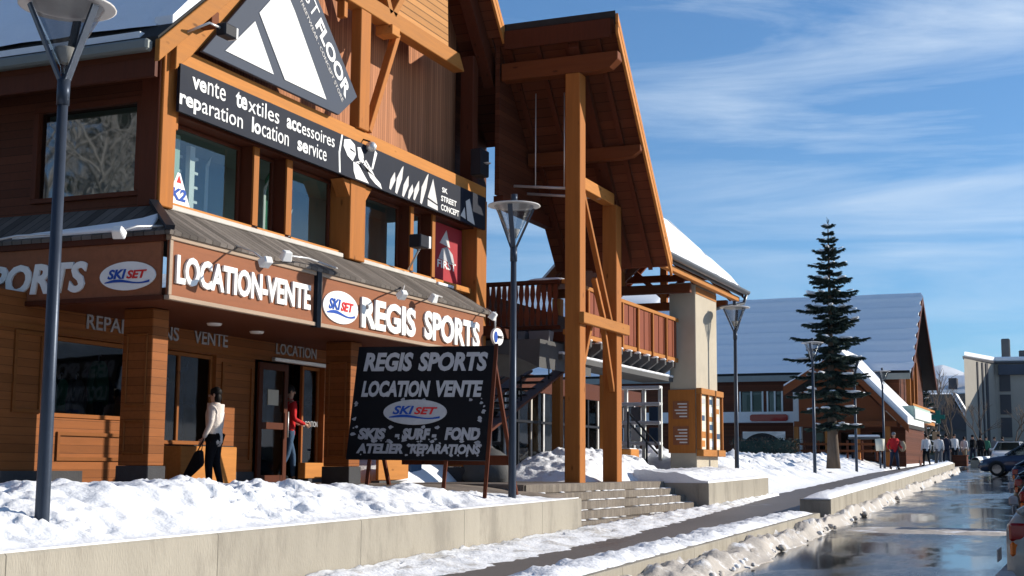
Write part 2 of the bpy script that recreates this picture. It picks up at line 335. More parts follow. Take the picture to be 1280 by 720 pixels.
# ------------------------------------------------------------------ ground, road, pavement, terrace
def sheet(name, xs, ys, fz, mt, kind='structure', label=None, cat=None, smooth=True, skirt=None):
    mb = MB(); nx = len(xs); ny = len(ys)
    vs = [(x, y, fz(x, y)) for x in xs for y in ys]
    mb.add(vs, [(i*ny+j, (i+1)*ny+j, (i+1)*ny+j+1, i*ny+j+1) for i in range(nx-1) for j in range(ny-1)], mt, smooth)
    if skirt is not None:
        ring = [(i, 0) for i in range(nx)] + [(nx-1, j) for j in range(1, ny)] + [(i, ny-1) for i in range(nx-2, -1, -1)] + [(0, j) for j in range(ny-2, 0, -1)]
        base = len(mb.v); n = len(ring)
        for i, j in ring: v = vs[i*ny+j]; mb.v.append((v[0], v[1], v[2]-skirt))
        for k in range(n):
            a, b = ring[k], ring[(k+1) % n]; mb.f.append([b[0]*ny+b[1], a[0]*ny+a[1], base+k, base+(k+1) % n]); mb.mi.append(0); mb.sm.append(False)
    o = mb.build(name, kind=kind); return tag(o, label, cat)
def lin(a, b, n): return [a + (b-a)*i/(n-1) for i in range(n)]
def sst(a, b, x): t = max(0, min(1, (x-a)/(b-a))); return t*t*(3-2*t)
sheet('ground', [-300, -80, 0, 22, 50, 85, 150, 300, 700, 1500], [-900, -300, -60, -10, 0, 10, 40, 100, 400, 1500], lambda x, y: zw(max(x, -60)) - .3 + .12*max(0, abs(y-5)-40) * .3, 'snow')
sheet('road', lin(-40, 260, 61), [-13, -8, -4, 0, 2] + [1], lambda x, y: zw(x)-.14, 'wet_asphalt') if 0 else None
mb = MB(); X = lin(4.92, 260, 70); vs = []
for x in X:
    for y in (-14, -6, 0, yl(x)+.35): vs.append((x, y, zw(x)-.13))
mb.add(vs, [(i*4+j, (i+1)*4+j, (i+1)*4+j+1, i*4+j+1) for i in range(len(X)-1) for j in range(3)], 'wet_asphalt'); mb.build('road', kind='structure')
mb = MB(); vs = []
for x in X:
    for y in (yl(x)+.7, yl(x)+2.2, 9.4): vs.append((x, y, zw(x)))
mb.add(vs, [(i*3+j, (i+1)*3+j, (i+1)*3+j+1, i*3+j+1) for i in range(len(X)-1) for j in range(2)], 'walk_asphalt'); mb.build('sidewalk', kind='structure')
def zt(x, y): return -.15*sst(11, 8.6, y)*(1-sst(22, 23.6, x)) if y < 11 else 0
def tst(a, b, x): return sst(a, b, x)
def zt(x, y): return (zwt(x)-.06)*(1-sst(8.5, 10.6, y))*(1-sst(21.4, 23.4, x))
sheet('terrace', lin(5, 22.3, 40), [8.5, 8.8, 9.2, 9.6, 10, 10.5, 11, 13, 20, 40], zt, 'paving', skirt=1.2)
sheet('terrace', lin(22.31, 36.7, 14), [9.27, 9.8, 10.5, 11, 13, 20, 40], lambda x, y: 0, 'paving', skirt=1.0)
sheet('bounce_cut_ground', lin(-120, 4.9, 12), lin(-90, 110, 10), lambda x, y: zw(max(x, -60))-.16 if x > -60 else zw(-60)-.16, 'walk_asphalt')  # unseen dark ground added to lower the snow bounce from the left
# retaining walls
mb = MB(); X = lin(5, 22.32, 20); vs = []
for x in X: vs += [(x, 8.2, zw(x)-.4), (x, 8.2, zwt(x)-.02), (x, 8.22, zwt(x)), (x, 8.48, zwt(x)), (x, 8.48, zw(x)-.4)]
n = len(X)
mb.add(vs, [(i*5+j, (i+1)*5+j, (i+1)*5+j+1, i*5+j+1) for i in range(n-1) for j in range(4)] + [[(n-1)*5+j for j in range(5)][::-1], list(range(5))], 'concrete')
tag(mb.build('retaining_wall'), 'long low concrete wall holding up the snowy terrace in front of the shop', 'wall', 'concrete walls along the pavement')
mb = MB(); vs = []
X = lin(30.7, 36.85, 8)
for x in X: vs += [(x, 8.2, zw(x)-.4), (x, 8.2, -.033+.015*(x-30.7)), (x, 8.45, -.033+.015*(x-30.7)), (x, 8.45, zw(x)-.4)]
n = len(X)
mb.add(vs, [(i*4+j, (i+1)*4+j, (i+1)*4+j+1, i*4+j+1) for i in range(n-1) for j in range(3)] + [[(n-1)*4+j for j in range(4)][::-1], list(range(4))], 'concrete')
mb.box(30.7, 30.95, 8.452, 10.2, -1.0, -.034, 'concrete'); mb.box(36.6, 36.85, 8.452, 10.2, -1.0, .05, 'concrete')
tag(mb.build('planter_wall', bevel=.008), 'short concrete planter wall at the far end of the steps', 'wall', 'concrete walls along the pavement')
# steps
t = thing('stone_steps', (26.5, 8.7, -.77), 'wide rough stone steps with snow on the treads, rising to the posts', 'steps')
mb = MB()
for k in range(5): mb.box(22.34, 30.68, 8.24 + .25*k, 9.27, -1.2 if k == 0 else -.77 + .154*k - .0, -.77 + .154*(k+1), 'step_stone')
mb.build('steps', t, bevel=.012)
mb = MB(); r = random.Random(3)
for k in range(4):
    x = 22.4; y1 = 8.24+.25*(k+1); z = -.77+.154*(k+1)
    while x < 30.6:
        l = r.uniform(.12, .5); w = r.uniform(.02, .10) * (1.5 if x > 28 else 1)
        if r.random() < (.5 if x < 28 else .9): mb.blob((x+l/2, y1-w*.45, z), (l*.62, w*.8, r.uniform(.008, .022)), 'dirty_snow', r.random()*50, .35, 4)
        x += l*.8
tag(mb.build('tread_snow', t), kind='stuff')
# kerb walls between pavement and road
def kerb(name, x0, x1, ya, slope, w, top0, label):
    mb = MB(); X = lin(x0, x1, 24); vs = []
    for x in X:
        y = ya + slope*(x-x0); vs += [(x, y, zw(x)-.5), (x, y, zw(x)+top0), (x, y+w, zw(x)+top0), (x, y+w, zw(x)-.5)]
    n = len(X)
    mb.add(vs, [(i*4+j, (i+1)*4+j, (i+1)*4+j+1, i*4+j+1) for i in range(n-1) for j in range(3)] + [[(n-1)*4+j for j in range(4)][::-1], list(range(4))], 'concrete')
    return tag(mb.build(name, bevel=.012), label, 'kerb', 'concrete kerbs between pavement and road')
kerb('kerb_wall', -6, 26.4, 4.90, .0, .42, .17, 'low concrete kerb under a rounded bank of snow, nearest the viewer')
kerb('kerb_wall', 28.0, 69, 4.98, .034, .62, .36, 'higher snow-topped concrete kerb with a dark square end, running up the street')
# snow
def bank(name, x0, x1, y0f, y1f, nx, ny, fz, mt, label, skirt=.5):
    mb = MB(); vs = []
    for i in range(nx):
        x = x0 + (x1-x0)*i/(nx-1); a, b = y0f(x), y1f(x)
        for j in range(ny): y = a + (b-a)*j/(ny-1); vs.append((x, y, fz(x, y, j/(ny-1), i/(nx-1))))
    mb.add(vs, [(i*ny+j, (i+1)*ny+j, (i+1)*ny+j+1, i*ny+j+1) for i in range(nx-1) for j in range(ny-1)], mt, True)
    ring = [(i, 0) for i in range(nx)] + [(nx-1, j) for j in range(1, ny)] + [(i, ny-1) for i in range(nx-2, -1, -1)] + [(0, j) for j in range(ny-2, 0, -1)]
    base = len(mb.v); n = len(ring)
    for i, j in ring: v = vs[i*ny+j]; mb.v.append((v[0], v[1], v[2]-skirt))
    for k in range(n):
        a, b = ring[k], ring[(k+1) % n]; mb.f.append([b[0]*ny+b[1], a[0]*ny+a[1], base+k, base+(k+1) % n]); mb.mi.append(0); mb.sm.append(False)
    return tag(mb.build(name, kind='stuff'), label, 'snow')
def interp(tab, x):
    for (a, u), (b, v) in zip(tab, tab[1:]):
        if x <= b: return u + (v-u)*max(0, (x-a))/(b-a)
    return tab[-1][1]
PK = [(0, .05), (10, .09), (11.3, .16), (13.5, .15), (15.5, .05), (18.2, .02), (20, -.10), (21.8, -.19), (24, -.26)]
def lump(x, y, s=1.6): 
    v = .6*noise.noise(Vector((x*s, y*s, 3))) + .4*noise.noise(Vector((x*s*2.3, y*s*2.3, 8))) + .22*noise.noise(Vector((x*s*5, y*s*5, 1)))
    c = noise.voronoi(Vector((x*s*1.2, y*s*1.2, 2)))[0]; return v*.75 + (.45 - (c[1]-c[0]))*-.35
def fzA(x, y, t, s):
    p = interp(PK, x); w = zwt(x) + .015; f = sst(0, .42, t)
    z = w + (p-w)*f
    back = zt(x, y) - .05; z = z + (back - z)*sst(.52, 1, t)
    return z + (.24*lump(x, y, 1.1)+(.12*lump(x, y, 3.4)+.06*lump(x, y, 8))*(.25+1.1*sst(-.25, .35, noise.noise(Vector((x*.55, y*.8, 21))))))*min(1, t*5)*(1-.8*sst(.75, 1, t)) * (1 if x < 19 else .5)
bank('snow_bank', 5, 22.25, lambda x: 8.225, lambda x: 11.3 - 1.4*sst(16, 21, x), 420, 76, fzA, 'snow', 'lumpy ploughed snow heaped on the terrace edge in front of the shop', .3)
def fzB(x, y, t, s):
    w = -.02+.015*(x-30.7); hump = .22*sst(0, .5, t)
    return w + hump + .10*lump(x, y, 2)*min(1, t*4) + .03
bank('snow_bank', 30.73, 36.82, lambda x: 8.22, lambda x: 10.0, 80, 34, fzB, 'snow', 'smooth snow filling the concrete planter beside the cream column', .3)
def fzP(x, y, t, s):
    e = math.sin(math.pi*t)**.8 * math.sin(math.pi*s)**.6
    return -.12 + .92*e*(.8+.35*math.sin(s*4+1)) + (.30*lump(x, y, 1.3)+.20*lump(x, y, 3.2))*e
bank('snow_pile', 27.4, 36.6, lambda x: 9.95 - .5*sst(29.5, 33, x), lambda x: 12.8, 170, 70, fzP, 'snow', 'high ragged heap of shovelled snow between the timber posts and cream column', .5)
def fzS(x, y, t, s):
    e = math.sin(math.pi*t)**.8 * math.sin(math.pi*s)**.6; return -.1 + .75*e + .12*lump(x, y, 1.5)*e
bank('snow_pile', 22.6, 27.6, lambda x: 12.0, lambda x: 14.4, 50, 30, fzS, 'snow', 'shaded snow heap under the balcony behind the first timber post', .3)
def fzC(x, y, t, s):
    b = zw(x) - .02; h = interp([(36, .85), (40, 1.15), (46, 1.05), (55, .85), (66, .75), (80, .6), (100, .4)], x)
    f = sst(0, .22, t) * sst(0, .03, s)
    return b + h*f*(1-.12*sst(.5, 1, t)) + (.34*lump(x, y, .8)+.44*lump(x, y, 1.9)+.24*lump(x, y, 4))*f
bank('snow_bank', 36.9, 105, lambda x: yl(x)+2.75+.5*sst(60, 75, x)+.12*noise.noise(Vector((x*.6, 0, 4))), lambda x: 24, 430, 90, fzC, 'snow', 'broad white snow field heaped beside the pavement under the street lamps', .6)
def fzK1(x, y, t, s):
    b = zw(x); f = min(1, t*6, (1-t)*2.2)*min(1, (1-s)*40)
    return b + (.165 if t < .27 else .165-.165*sst(.27, 1, t)) + .07*f + (.10*lump(x, y, 2.4)+.07*lump(x, y, 5.5))*f
bank('kerb_snow', 6, 26.4, lambda x: 4.97, lambda x: 6.22+.10*noise.noise(Vector((x*.9, 3, 1)))-.35*sst(24, 26.4, x), 220, 22, fzK1, 'snow', 'rounded bank of clean snow lying on the nearer concrete kerb', .2)
def fzK2(x, y, t, s):
    f = (math.sin(math.pi*t)**.5 if 0 < t < 1 else 0)*min(1, s*60, (1-s)*60); return zw(x)+.355 + .10*f + .07*lump(x, y, 2.6)*f
bank('kerb_snow', 28.0, 69, lambda x: 5.0+.034*(x-28), lambda x: 5.58+.034*(x-28), 220, 14, fzK2, 'snow', 'strip of snow lying along the top of the higher concrete kerb', .02)
def fzE(x, y, t, s):
    f = sst(0, .45, t); return zw(x)-.12 + (.20+.10*noise.noise(Vector((x*.5, 1, 1))))*f + ((.20*lump(x, y, 2.6)+.08*lump(x, y, 6))*(1-.85*sst(24, 31, x))+.09*sst(24, 31, x)*(noise.noise(Vector((x*1.3, y*2.5, 5)))+.7*noise.noise(Vector((x*4.1, y*5, 9)))))*min(1, .15+f)
bank('slush_bank', -4, 72, lambda x: yl(x)-.30+.22*noise.noise(Vector((x*.55, 0, 0)))+.08*noise.noise(Vector((x*2.2, 0, 0))), lambda x: (4.93 if x < 27.2 else 5.0+.034*(x-28))+.03, 420, 18, fzE, 'slush', 'dirty brown slush piled against the kerbs along the road edge', .2)
def fzF(x, y, t, s):
    f = sst(0, .8, t); return zw(x)-.01 + .09*f + (.08*lump(x, y, 2.6)+.07*lump(x, y, 6))*min(1, .1+f)
bank('slush_strip', 4, 38, lambda x: interp([(4, 6.72), (21, 6.8), (26.4, 7.25), (36.5, 8.05), (38, 8.15)], x)+.10*noise.noise(Vector((x*.8, 5, 0)))+.05*noise.noise(Vector((x*3, 5, 0))), lambda x: 8.23, 260, 20, fzF, 'dirty_snow', 'trodden greyish snow along the foot of the terrace wall and steps', .1)
def fzX(x, y, t, s):
    f = math.sin(math.pi*s)*math.sin(math.pi*t)**.4; return zw(x)-.15 + .06*f + .045*lump(x, y, 3)*f
bank('slush_strip', 25.4, 27.8, lambda x: 1.0+.2*noise.noise(Vector((x, 2, 2))), lambda x: 4.5, 40, 70, fzX, 'slush', 'band of brown slush lying right across the wet road', .05)
# lumps of ice and snow scattered along the road edge, one body of rubble
mb = MB(); r = random.Random(11)
for i in range(420):
    x = 12 + 55*r.random()**1.6; y = yl(x) + r.uniform(-.35, .55); s = r.uniform(.015, .075)
    mb.blob((x, y, zw(x)-.10+s*.4+.12*sst(-.1, .5, y-yl(x))), (s*r.uniform(.8, 1.7), s, s*.8), r.choice(['slush', 'dirty_snow', 'slush']), i, .5, 4)
tag(mb.build('slush_rubble', kind='stuff'), 'small lumps of dirty ice scattered along the road edge', 'snow')
# ------------------------------------------------------------------ the ski shop
def zL(x): return 6.03 + .85*(x-14.44)
def zR(x): return 9.71 + 1.2*(26-x)
AX = 23.0; AZ = 13.31
shop = thing('ski_shop', (15.1, 11.85, 0), 'large timber chalet shop with a steep gable, shingled awning and big upstairs windows', 'building')
# ground floor back wall with its openings
FH = 2.62
mb = MB(); H = [(14.95-8, 16.75-8, .95, 2.1), (17.0-8, 18.8-8, .62, 2.1), (19.93-8, 22.25-8, -.1, 2.14), (22.9-8, 25.4-8, .62, 2.1)]
mb.wall((8, 13.3, 0), UX, UZ, 17.9, FH, H, .16, 'shop_boards', 'shop_wood')
mb.box(25.75, 25.9, 13.47, 24, 0, 3.8, 'shop_boards')
mb.build('ground_floor_wall', shop)
mb = MB(); mb.box(8, 15.6, 13.24, 13.30, -.12, .22, 'plinth'); mb.box(18.83, 19.9, 13.25, 13.3, -.1, .2, 'plinth'); mb.build('plinth', shop)
mb = MB()                                                   # raised mouldings of the wall panels
def frame_mb(mb, x0, x1, z0, z1, y, w, d, mt):
    mb.box(x0, x1, y-d, y-.002, z0, z0+w, mt); mb.box(x0, x1, y-d, y-.002, z1-w, z1, mt); mb.box(x0, x0+w, y-d, y-.002, z0+w, z1-w, mt); mb.box(x1-w, x1, y-d, y-.002, z0+w, z1-w, mt)
for a, b, c, d in ((14.2, 14.75, 1.0, 2.1), (15.1, 16.6, .36, .76), (13.0, 13.9, .36, .76), (13.0, 13.9, 1.0, 2.1), (18.95, 19.85, .35, 2.0), (16.8, 16.97, .4, 2.0)): frame_mb(mb, a, b, c, d, 13.3, .05, .03, 'shop_wood')
mb.box(8, 25.8, 13.27, 13.298, 2.12, 2.20, 'shop_wood'); mb.build('panel_moulding', shop)
def window(parent, x0, x1, z0, z1, y, fw=.06, fm='shop_wood', pm='dark_pane', bars=()):
    mb = MB(); mb.box(x0, x1, y, y+.06, z0, z0+fw, fm); mb.box(x0, x1, y, y+.06, z1-fw, z1, fm); mb.box(x0, x0+fw, y, y+.06, z0+fw, z1-fw, fm); mb.box(x1-fw, x1, y, y+.06, z0+fw, z1-fw, fm)
    for b in bars: mb.box(b-.03, b+.03, y, y+.06, z0+fw, z1-fw, fm)
    w = mb.build('window', parent, bevel=.006)
    MB().add([(x0+fw*.5, y+.03, z0+fw*.5), (x1-fw*.5, y+.03, z0+fw*.5), (x1-fw*.5, y+.03, z1-fw*.5), (x0+fw*.5, y+.03, z1-fw*.5)], [(0, 1, 2, 3)], pm).build('pane', w); return w
window(shop, 14.96, 16.74, .96, 2.09, 13.36); window(shop, 17.01, 18.79, .63, 2.09, 13.36, bars=(17.9,)); window(shop, 22.91, 25.39, .63, 2.09, 13.36, bars=(24.1,))
window(shop, 21.64, 22.24, .0, 2.12, 13.40)
# door, standing ajar
d = MB(); d.box(19.96, 20.08, 13.22, 13.27, .02, 2.08, 'red_wood'); d.box(20.76, 20.88, 13.22, 13.27, .02, 2.08, 'red_wood'); d.box(20.08, 20.76, 13.22, 13.27, 1.96, 2.08, 'red_wood'); d.box(20.08, 20.76, 13.22, 13.27, .02, .14, 'red_wood'); d.box(20.08, 20.76, 13.22, 13.27, .93, 1.05, 'red_wood')
door = d.build('door', shop, bevel=.006)
q = MB(); q.box(20.08, 20.76, 13.24, 13.25, .14, .93, 'dark_pane'); q.box(20.08, 20.76, 13.24, 13.25, 1.05, 1.96, 'dark_pane'); q.build('pane', door)
MB().box(20.25, 20.58, 13.225, 13.238, 1.35, 1.62, 'notice_paper').build('notice', door)
MB().tube([(20.82, 13.17, .8), (20.82, 13.17, 1.25)], .014, 'galv').build('handle', door)
MB().box(20.4, 22.25, 13.19, 13.28, 2.12, 2.19, 'galv').build('door_header', shop, bevel=.01)
t_ = 'ground_lettering'
lettering('wall_lettering', 'REPARATIONS', shop, (15.60, 13.292, 2.24), UX, UZ, 2.15, .22, 'worn_paint', .012, .012)
lettering('wall_lettering', 'VENTE', shop, (18.15, 13.292, 2.25), UX, UZ, .93, .22, 'worn_paint', .012, .012)
lettering('wall_lettering', 'LOCATION', shop, (20.55, 13.292, 2.26), UX, UZ, 1.36, .20, 'worn_paint', .012, .012)
lettering('glass_lettering', 'LOCATION', shop, (21.70, 13.392, 1.02), UX, UZ, .48, .10, 'grey_paint', .0, .004)
# posts of the arcade
for x0, x1 in ((15.19, 15.54), (20.6, 20.98), (25.5, 25.88)):
    mb = MB(); mb.box(x0, x1, 11.8, 12.30, .30, 2.44, 'shop_boards'); mb.box(x0-.02, x1+.02, 11.78, 12.32, -.2, .298, 'plinth')
    for z0, z1 in ((.45, .92), (1.1, 2.1)): 
        w = .035; X = x0-.022
        mb.box(X, x0-.002, 11.87, 12.23, z0, z0+w, 'shop_wood'); mb.box(X, x0-.002, 11.87, 12.23, z1-w, z1, 'shop_wood'); mb.box(X, x0-.002, 11.87, 11.87+w, z0+w, z1-w, 'shop_wood'); mb.box(X, x0-.002, 12.23-w, 12.23, z0+w, z1-w, 'shop_wood')
    mb.build('arcade_post', shop, bevel=.012)
# ceiling of the arcade and its downlights
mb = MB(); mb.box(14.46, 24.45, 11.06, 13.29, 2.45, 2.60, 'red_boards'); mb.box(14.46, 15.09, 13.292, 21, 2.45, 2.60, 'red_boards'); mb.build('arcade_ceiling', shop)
for x, y in ((15.9, 12.3), (17.3, 12.3), (18.6, 12.4)): MB().lathe((x, y, 2.415), [(.0, 0), (.10, 0), (.12, .033)], 'white_paint', 16).build('downlight', shop)
# awning
mb = MB(); A0, A1 = (14.33, 10.93, 3.33), (24.6, 10.93, 3.33); B0, B1 = (15.06, 11.78, 3.84), (24.6, 11.78, 3.84)
mb.prism([A0, A1, B1, B0], (0, .01, -.05), 'shingle'); mb.build('awning', shop)
mb = MB(); mb.prism([(14.33, 21, 3.33), A0, B0, (15.06, 21, 3.84)], (.01, 0, -.05), 'shingle_side'); mb.build('awning', shop)
mb = MB()
for k in range(8):                                          # short ribs of the awning's lower courses
    pass
mb.beam((14.31, 10.91, 3.36), (15.05, 11.77, 3.89), .12, .06, 'black_metal'); mb.build('hip_cap', shop)
mb = MB(); mb.box(15.42, 20.2, 11.76, 11.82, 3.845, 3.92, 'flashing'); mb.box(20.82, 23.8, 11.76, 11.82, 3.845, 3.92, 'flashing'); mb.box(23.9, 24.6, 11.76, 11.82, 3.845, 3.90, 'snow'); mb.build('flashing', shop, bevel=.01)
mb = MB(); r = random.Random(4); vs = []
pa = lambda y, t: Vector((14.36 + .58*t, y, 3.335 + .45*t))
pl_ = [(11.25, .02), (11.35, .55), (11.55, .40), (11.9, .30), (12.5, .20), (13.2, .10), (13.6, .02)]
mb.prism([pa(y, t) for y, t in pl_], (-.03, 0, .06), 'snow'); mb.build('snow_patch', shop, bevel=.02)
# upper front: mullions, posts, panes, rooms behind
mb = MB(); Z0, Z1 = 3.85, 5.9
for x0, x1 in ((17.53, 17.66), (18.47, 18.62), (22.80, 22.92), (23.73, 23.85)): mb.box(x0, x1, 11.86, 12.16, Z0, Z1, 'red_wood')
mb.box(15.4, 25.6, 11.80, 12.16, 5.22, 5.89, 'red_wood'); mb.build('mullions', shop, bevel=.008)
mb = MB()
for x0, x1 in ((17.525, 17.665), (18.465, 18.625), (22.795, 22.925), (23.725, 23.855)): mb.box(x0, x1, 11.825, 11.858, Z0+.13, 5.21, 'beam_z')
mb.build('mullion_caps', shop)
mb = MB()
for x0, x1 in ((15.42, 17.52), (17.67, 18.46), (18.63, 20.24), (20.82, 22.79), (22.93, 23.72), (23.86, 25.55)): mb.box(x0, x1, 11.83, 12.0, 3.86, 3.97, 'beam_x')
mb.build('window_sills', shop, bevel=.008)
for x0, x1 in ((15.42, 17.52), (17.67, 18.46), (18.63, 20.24), (20.82, 22.79), (22.93, 23.72), (23.86, 25.58)):
    window(shop, x0, x1, 3.98, 5.21, 12.07, .05, 'red_wood', 'pane')
mb = MB(); mb.box(15.082, 15.40, 11.70, 12.05, 3.84, 6.05, 'beam_z'); mb.box(15.045, 15.08, 11.74, 12.05, 3.84, 5.9, 'red_wood'); mb.box(15.405, 15.55, 11.78, 11.95, 5.0, 5.9, 'beam_z'); mb.build('corner_post', shop, bevel=.012)
mb = MB(); mb.box(25.6, 26.1, 11.72, 12.15, 2.6, 5.89, 'beam_z'); mb.box(25.72, 25.98, 11.9, 12.2, 6.16, 9.0, 'red_wood'); mb.build('corner_post', shop, bevel=.012)  # upper length in darker wood: its shade is put into the colour
mb = MB(); mb.box(20.26, 20.80, 11.68, 12.1, 3.84, 5.885, 'beam_z'); mb.build('window_post', shop, bevel=.012)
for s in (-1, 1):
    x = 20.53 + s*.272; mb = MB(); mb.prism([(x, 11.70, 4.92), (x, 11.70, 5.2), (x+s*.24, 11.70, 5.2)], (0, .25, 0), 'beam_z'); mb.build('post_bracket', shop)
mb = MB(); mb.box(15.15, 25.7, 12.19, 12.2, 3.7, 3.86, 'pale_interior'); mb.box(15.15, 25.7, 13.9, 14.0, 3.7, 5.9, 'pale_interior'); mb.box(15.15, 25.7, 12.18, 13.89, 3.7, 3.84, 'pale_interior'); mb.box(15.15, 25.7, 12.18, 13.89, 5.5, 5.6, 'pale_interior'); mb.build('upstairs_room', shop)
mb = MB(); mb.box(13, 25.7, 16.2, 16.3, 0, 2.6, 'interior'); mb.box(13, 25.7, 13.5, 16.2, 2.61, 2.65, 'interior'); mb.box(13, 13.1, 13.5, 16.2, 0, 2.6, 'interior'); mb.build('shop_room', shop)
mb = MB(); mb.box(15.5, 16.16, 12.2, 12.22, 3.98, 5.1, 'green_board'); mb.build('window_blind', shop)
# beams on the front
mb = MB(); mb.box(15.4, 25.9, 11.66, 11.90, 5.90, 6.15, 'beam_x'); mb.build('tie_beam', shop, bevel=.012)
mb = MB(); mb.box(15.1, 25.9, 11.902, 12.39, 5.92, 6.10, 'red_wood'); mb.build('ledge', shop)
mb = MB(); mb.prism([(15.1, 12.4, 5.9), (25.9, 12.4, 5.9), (25.9, 12.4, zR(25.9)-.3), (AX, 12.4, AZ-.35), (15.1, 12.4, zL(15.1)-.35)], (0, .15, 0), 'cladding'); mb.build('gable_cladding', shop)
mb = MB(); mb.box(20.36, 20.72, 11.60, 11.80, 6.152, 12.0, 'beam_z'); mb.build('king_post', shop, bevel=.012)
mb = MB(); mb.prism([(17.2, 11.58, 8.30), (24.6, 11.58, 8.30), (24.35, 11.58, 8.62), (17.6, 11.58, 8.62)], (0, .26, 0), 'beam_x'); mb.build('collar_beam', shop, bevel=.012)
mb = MB(); mb.beam((20.85, 11.72, 6.2), (21.98, 11.72, 8.5), .12, .15, 'beam_z', (0, 1, 0)); mb.beam((19.9, 11.72, 8.0), (19.9, 11.72, 8.3), .12, .15, 'beam_z', (0, 1, 0)); mb.build('strut', shop, bevel=.008)
mb = MB(); mb.beam((21.55, 11.66, 8.55), (22.9, 11.66, 10.3), .14, .16, 'beam_x', (0, 1, 0)); mb.beam((21.45, 11.66, 8.55), (20.6, 11.66, 9.9), .14, .16, 'beam_x', (0, 1, 0)); mb.build('strut', shop, bevel=.008)
MB().box(21.32, 21.62, 11.5, 11.85, 8.12, 8.30, 'beam_x').build('strut_block', shop, bevel=.01)
mb = MB(); mb.prism([(21.7, 11.76, 8.63), (24.2, 11.76, 8.63), (24.05, 11.76, zR(24.1)-.65), (22.4, 11.76, zR(24.1)-.65)], (0, .05, 0), 'louvre'); mb.build('gable_louvre', shop)
mb = MB(); mb.prism([(15.2, 11.6, zL(15.2)-.9), (15.2, 11.6, zL(15.2)-.42), (AX, 11.6, AZ-.5), (AX, 11.6, AZ-.98)], (0, .22, 0), 'beam_x'); mb.build('gable_rafter', shop, bevel=.01)
mb = MB(); mb.prism([(26.3, 11.66, zR(26.3)-.95), (26.3, 11.66, zR(26.3)-.38), (AX, 11.66, AZ-.38), (AX, 11.66, AZ-.95)], (0, .25, 0), 'red_wood'); mb.build('gable_rafter', shop, bevel=.01)
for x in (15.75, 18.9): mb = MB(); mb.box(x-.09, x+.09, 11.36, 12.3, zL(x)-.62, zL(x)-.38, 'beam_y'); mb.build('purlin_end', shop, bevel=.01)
# shaded side wall with the big window
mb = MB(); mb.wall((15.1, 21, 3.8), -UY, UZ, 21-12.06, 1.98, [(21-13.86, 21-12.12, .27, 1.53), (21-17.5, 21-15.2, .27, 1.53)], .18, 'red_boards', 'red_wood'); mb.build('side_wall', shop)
for ya, yb in ((12.12, 13.86), (15.2, 17.5)):
    mb = MB(); f = .09
    for a, b, c, d in ((ya-f, yb+f, 4.0, 4.07), (ya-f, yb+f, 5.33, 5.42), (ya-f, ya, 4.072, 5.328), (yb, yb+f, 4.072, 5.328)): mb.box(15.05, 15.098, a, b, c, d, 'red_wood')
    w = mb.build('side_window', shop, bevel=.006); MB().add([(15.14, yb, 4.07), (15.14, ya, 4.07), (15.14, ya, 5.33), (15.14, yb, 5.33)], [(0, 1, 2, 3)], 'mirror_pane').build('pane', w)
# roof
def slab(name, pts, y0, y1, mt, bevel=0):
    return MB().prism([(x, y0, z) for x, z in pts], (0, y1-y0, 0), mt).build(name, shop, bevel=bevel)
slab('roof', [(14.38, 5.98), (AX, AZ), (AX, AZ-.14), (14.40, 5.84)], 11.28, 24, 'roof_dark')
slab('soffit', [(14.42, 5.84), (AX, AZ-.15), (AX, AZ-.28), (14.44, 5.70)], 11.32, 24, 'soffit_boards')
slab('roof', [(AX+.01, AZ), (26.0, zR(26)), (26.0, zR(26)-.14), (AX+.01, AZ-.14)], 11.33, 24, 'roof_dark')
slab('soffit', [(AX+.01, AZ-.15), (26.0, zR(26)-.15), (26.0, zR(26)-.28), (AX+.01, AZ-.28)], 11.36, 24, 'soffit_boards')
mb = MB(); mb.prism([(14.36, 11.235, 5.62), (14.36, 11.235, 5.92), (AX, 11.235, AZ-.06), (AX, 11.235, AZ-.38)], (0, .08, 0), 'beam_x'); mb.build('bargeboard', shop, bevel=.008)
mb = MB()
for d in (.06, .27): mb.prism([(AX, 11.30, AZ-d), (25.99, 11.30, zR(26)-d), (25.99, 11.30, zR(26)-d-.17), (AX, 11.30, AZ-d-.17)], (0, .05, 0), 'beam_x')
mb.build('bargeboard', shop)
mb = MB(); mb.box(14.40, 14.46, 11.33, 24, 5.44, 5.70, 'red_wood'); mb.build('eaves_board', shop)
mb = MB(); mb.box(14.22, 14.37, 11.34, 24, 5.76, 5.92, 'zinc'); mb.build('eaves_gutter', shop, bevel=.03)
mb = MB(); vs = []; n1_, n2_ = 60, 26
for i in range(n1_):
    y = 11.55 + 12.3*i/(n1_-1)
    for j in range(n2_):
        x = 14.62 + (AX-14.7)*j/(n2_-1) + (.12*noise.noise(Vector((y*1.1, 0, 3))) if j == 0 else 0); vs.append((x, y, zL(x)+.02+.16*min(1, j*2/3+.3)*min(1, i*.5+.2)+.05*noise.noise(Vector((x, y, 0)))))
mb.add(vs, [(i*n2_+j, i*n2_+j+1, (i+1)*n2_+j+1, (i+1)*n2_+j) for i in range(n1_-1) for j in range(n2_-1)], 'snow', True)
for j in range(8): pass
mb.box(14.40, 14.58, 11.6, 24, zL(14.4)+.0, zL(14.4)+.09, 'snow'); mb.prism([(14.7, 11.30, zL(14.7)), (14.7, 11.30, zL(14.7)+.12), (15.4, 11.30, zL(15.4)+.2), (AX, 11.30, AZ+.2), (AX, 11.30, AZ)], (0, .3, 0), 'snow'); mb.build('roof_snow', shop)
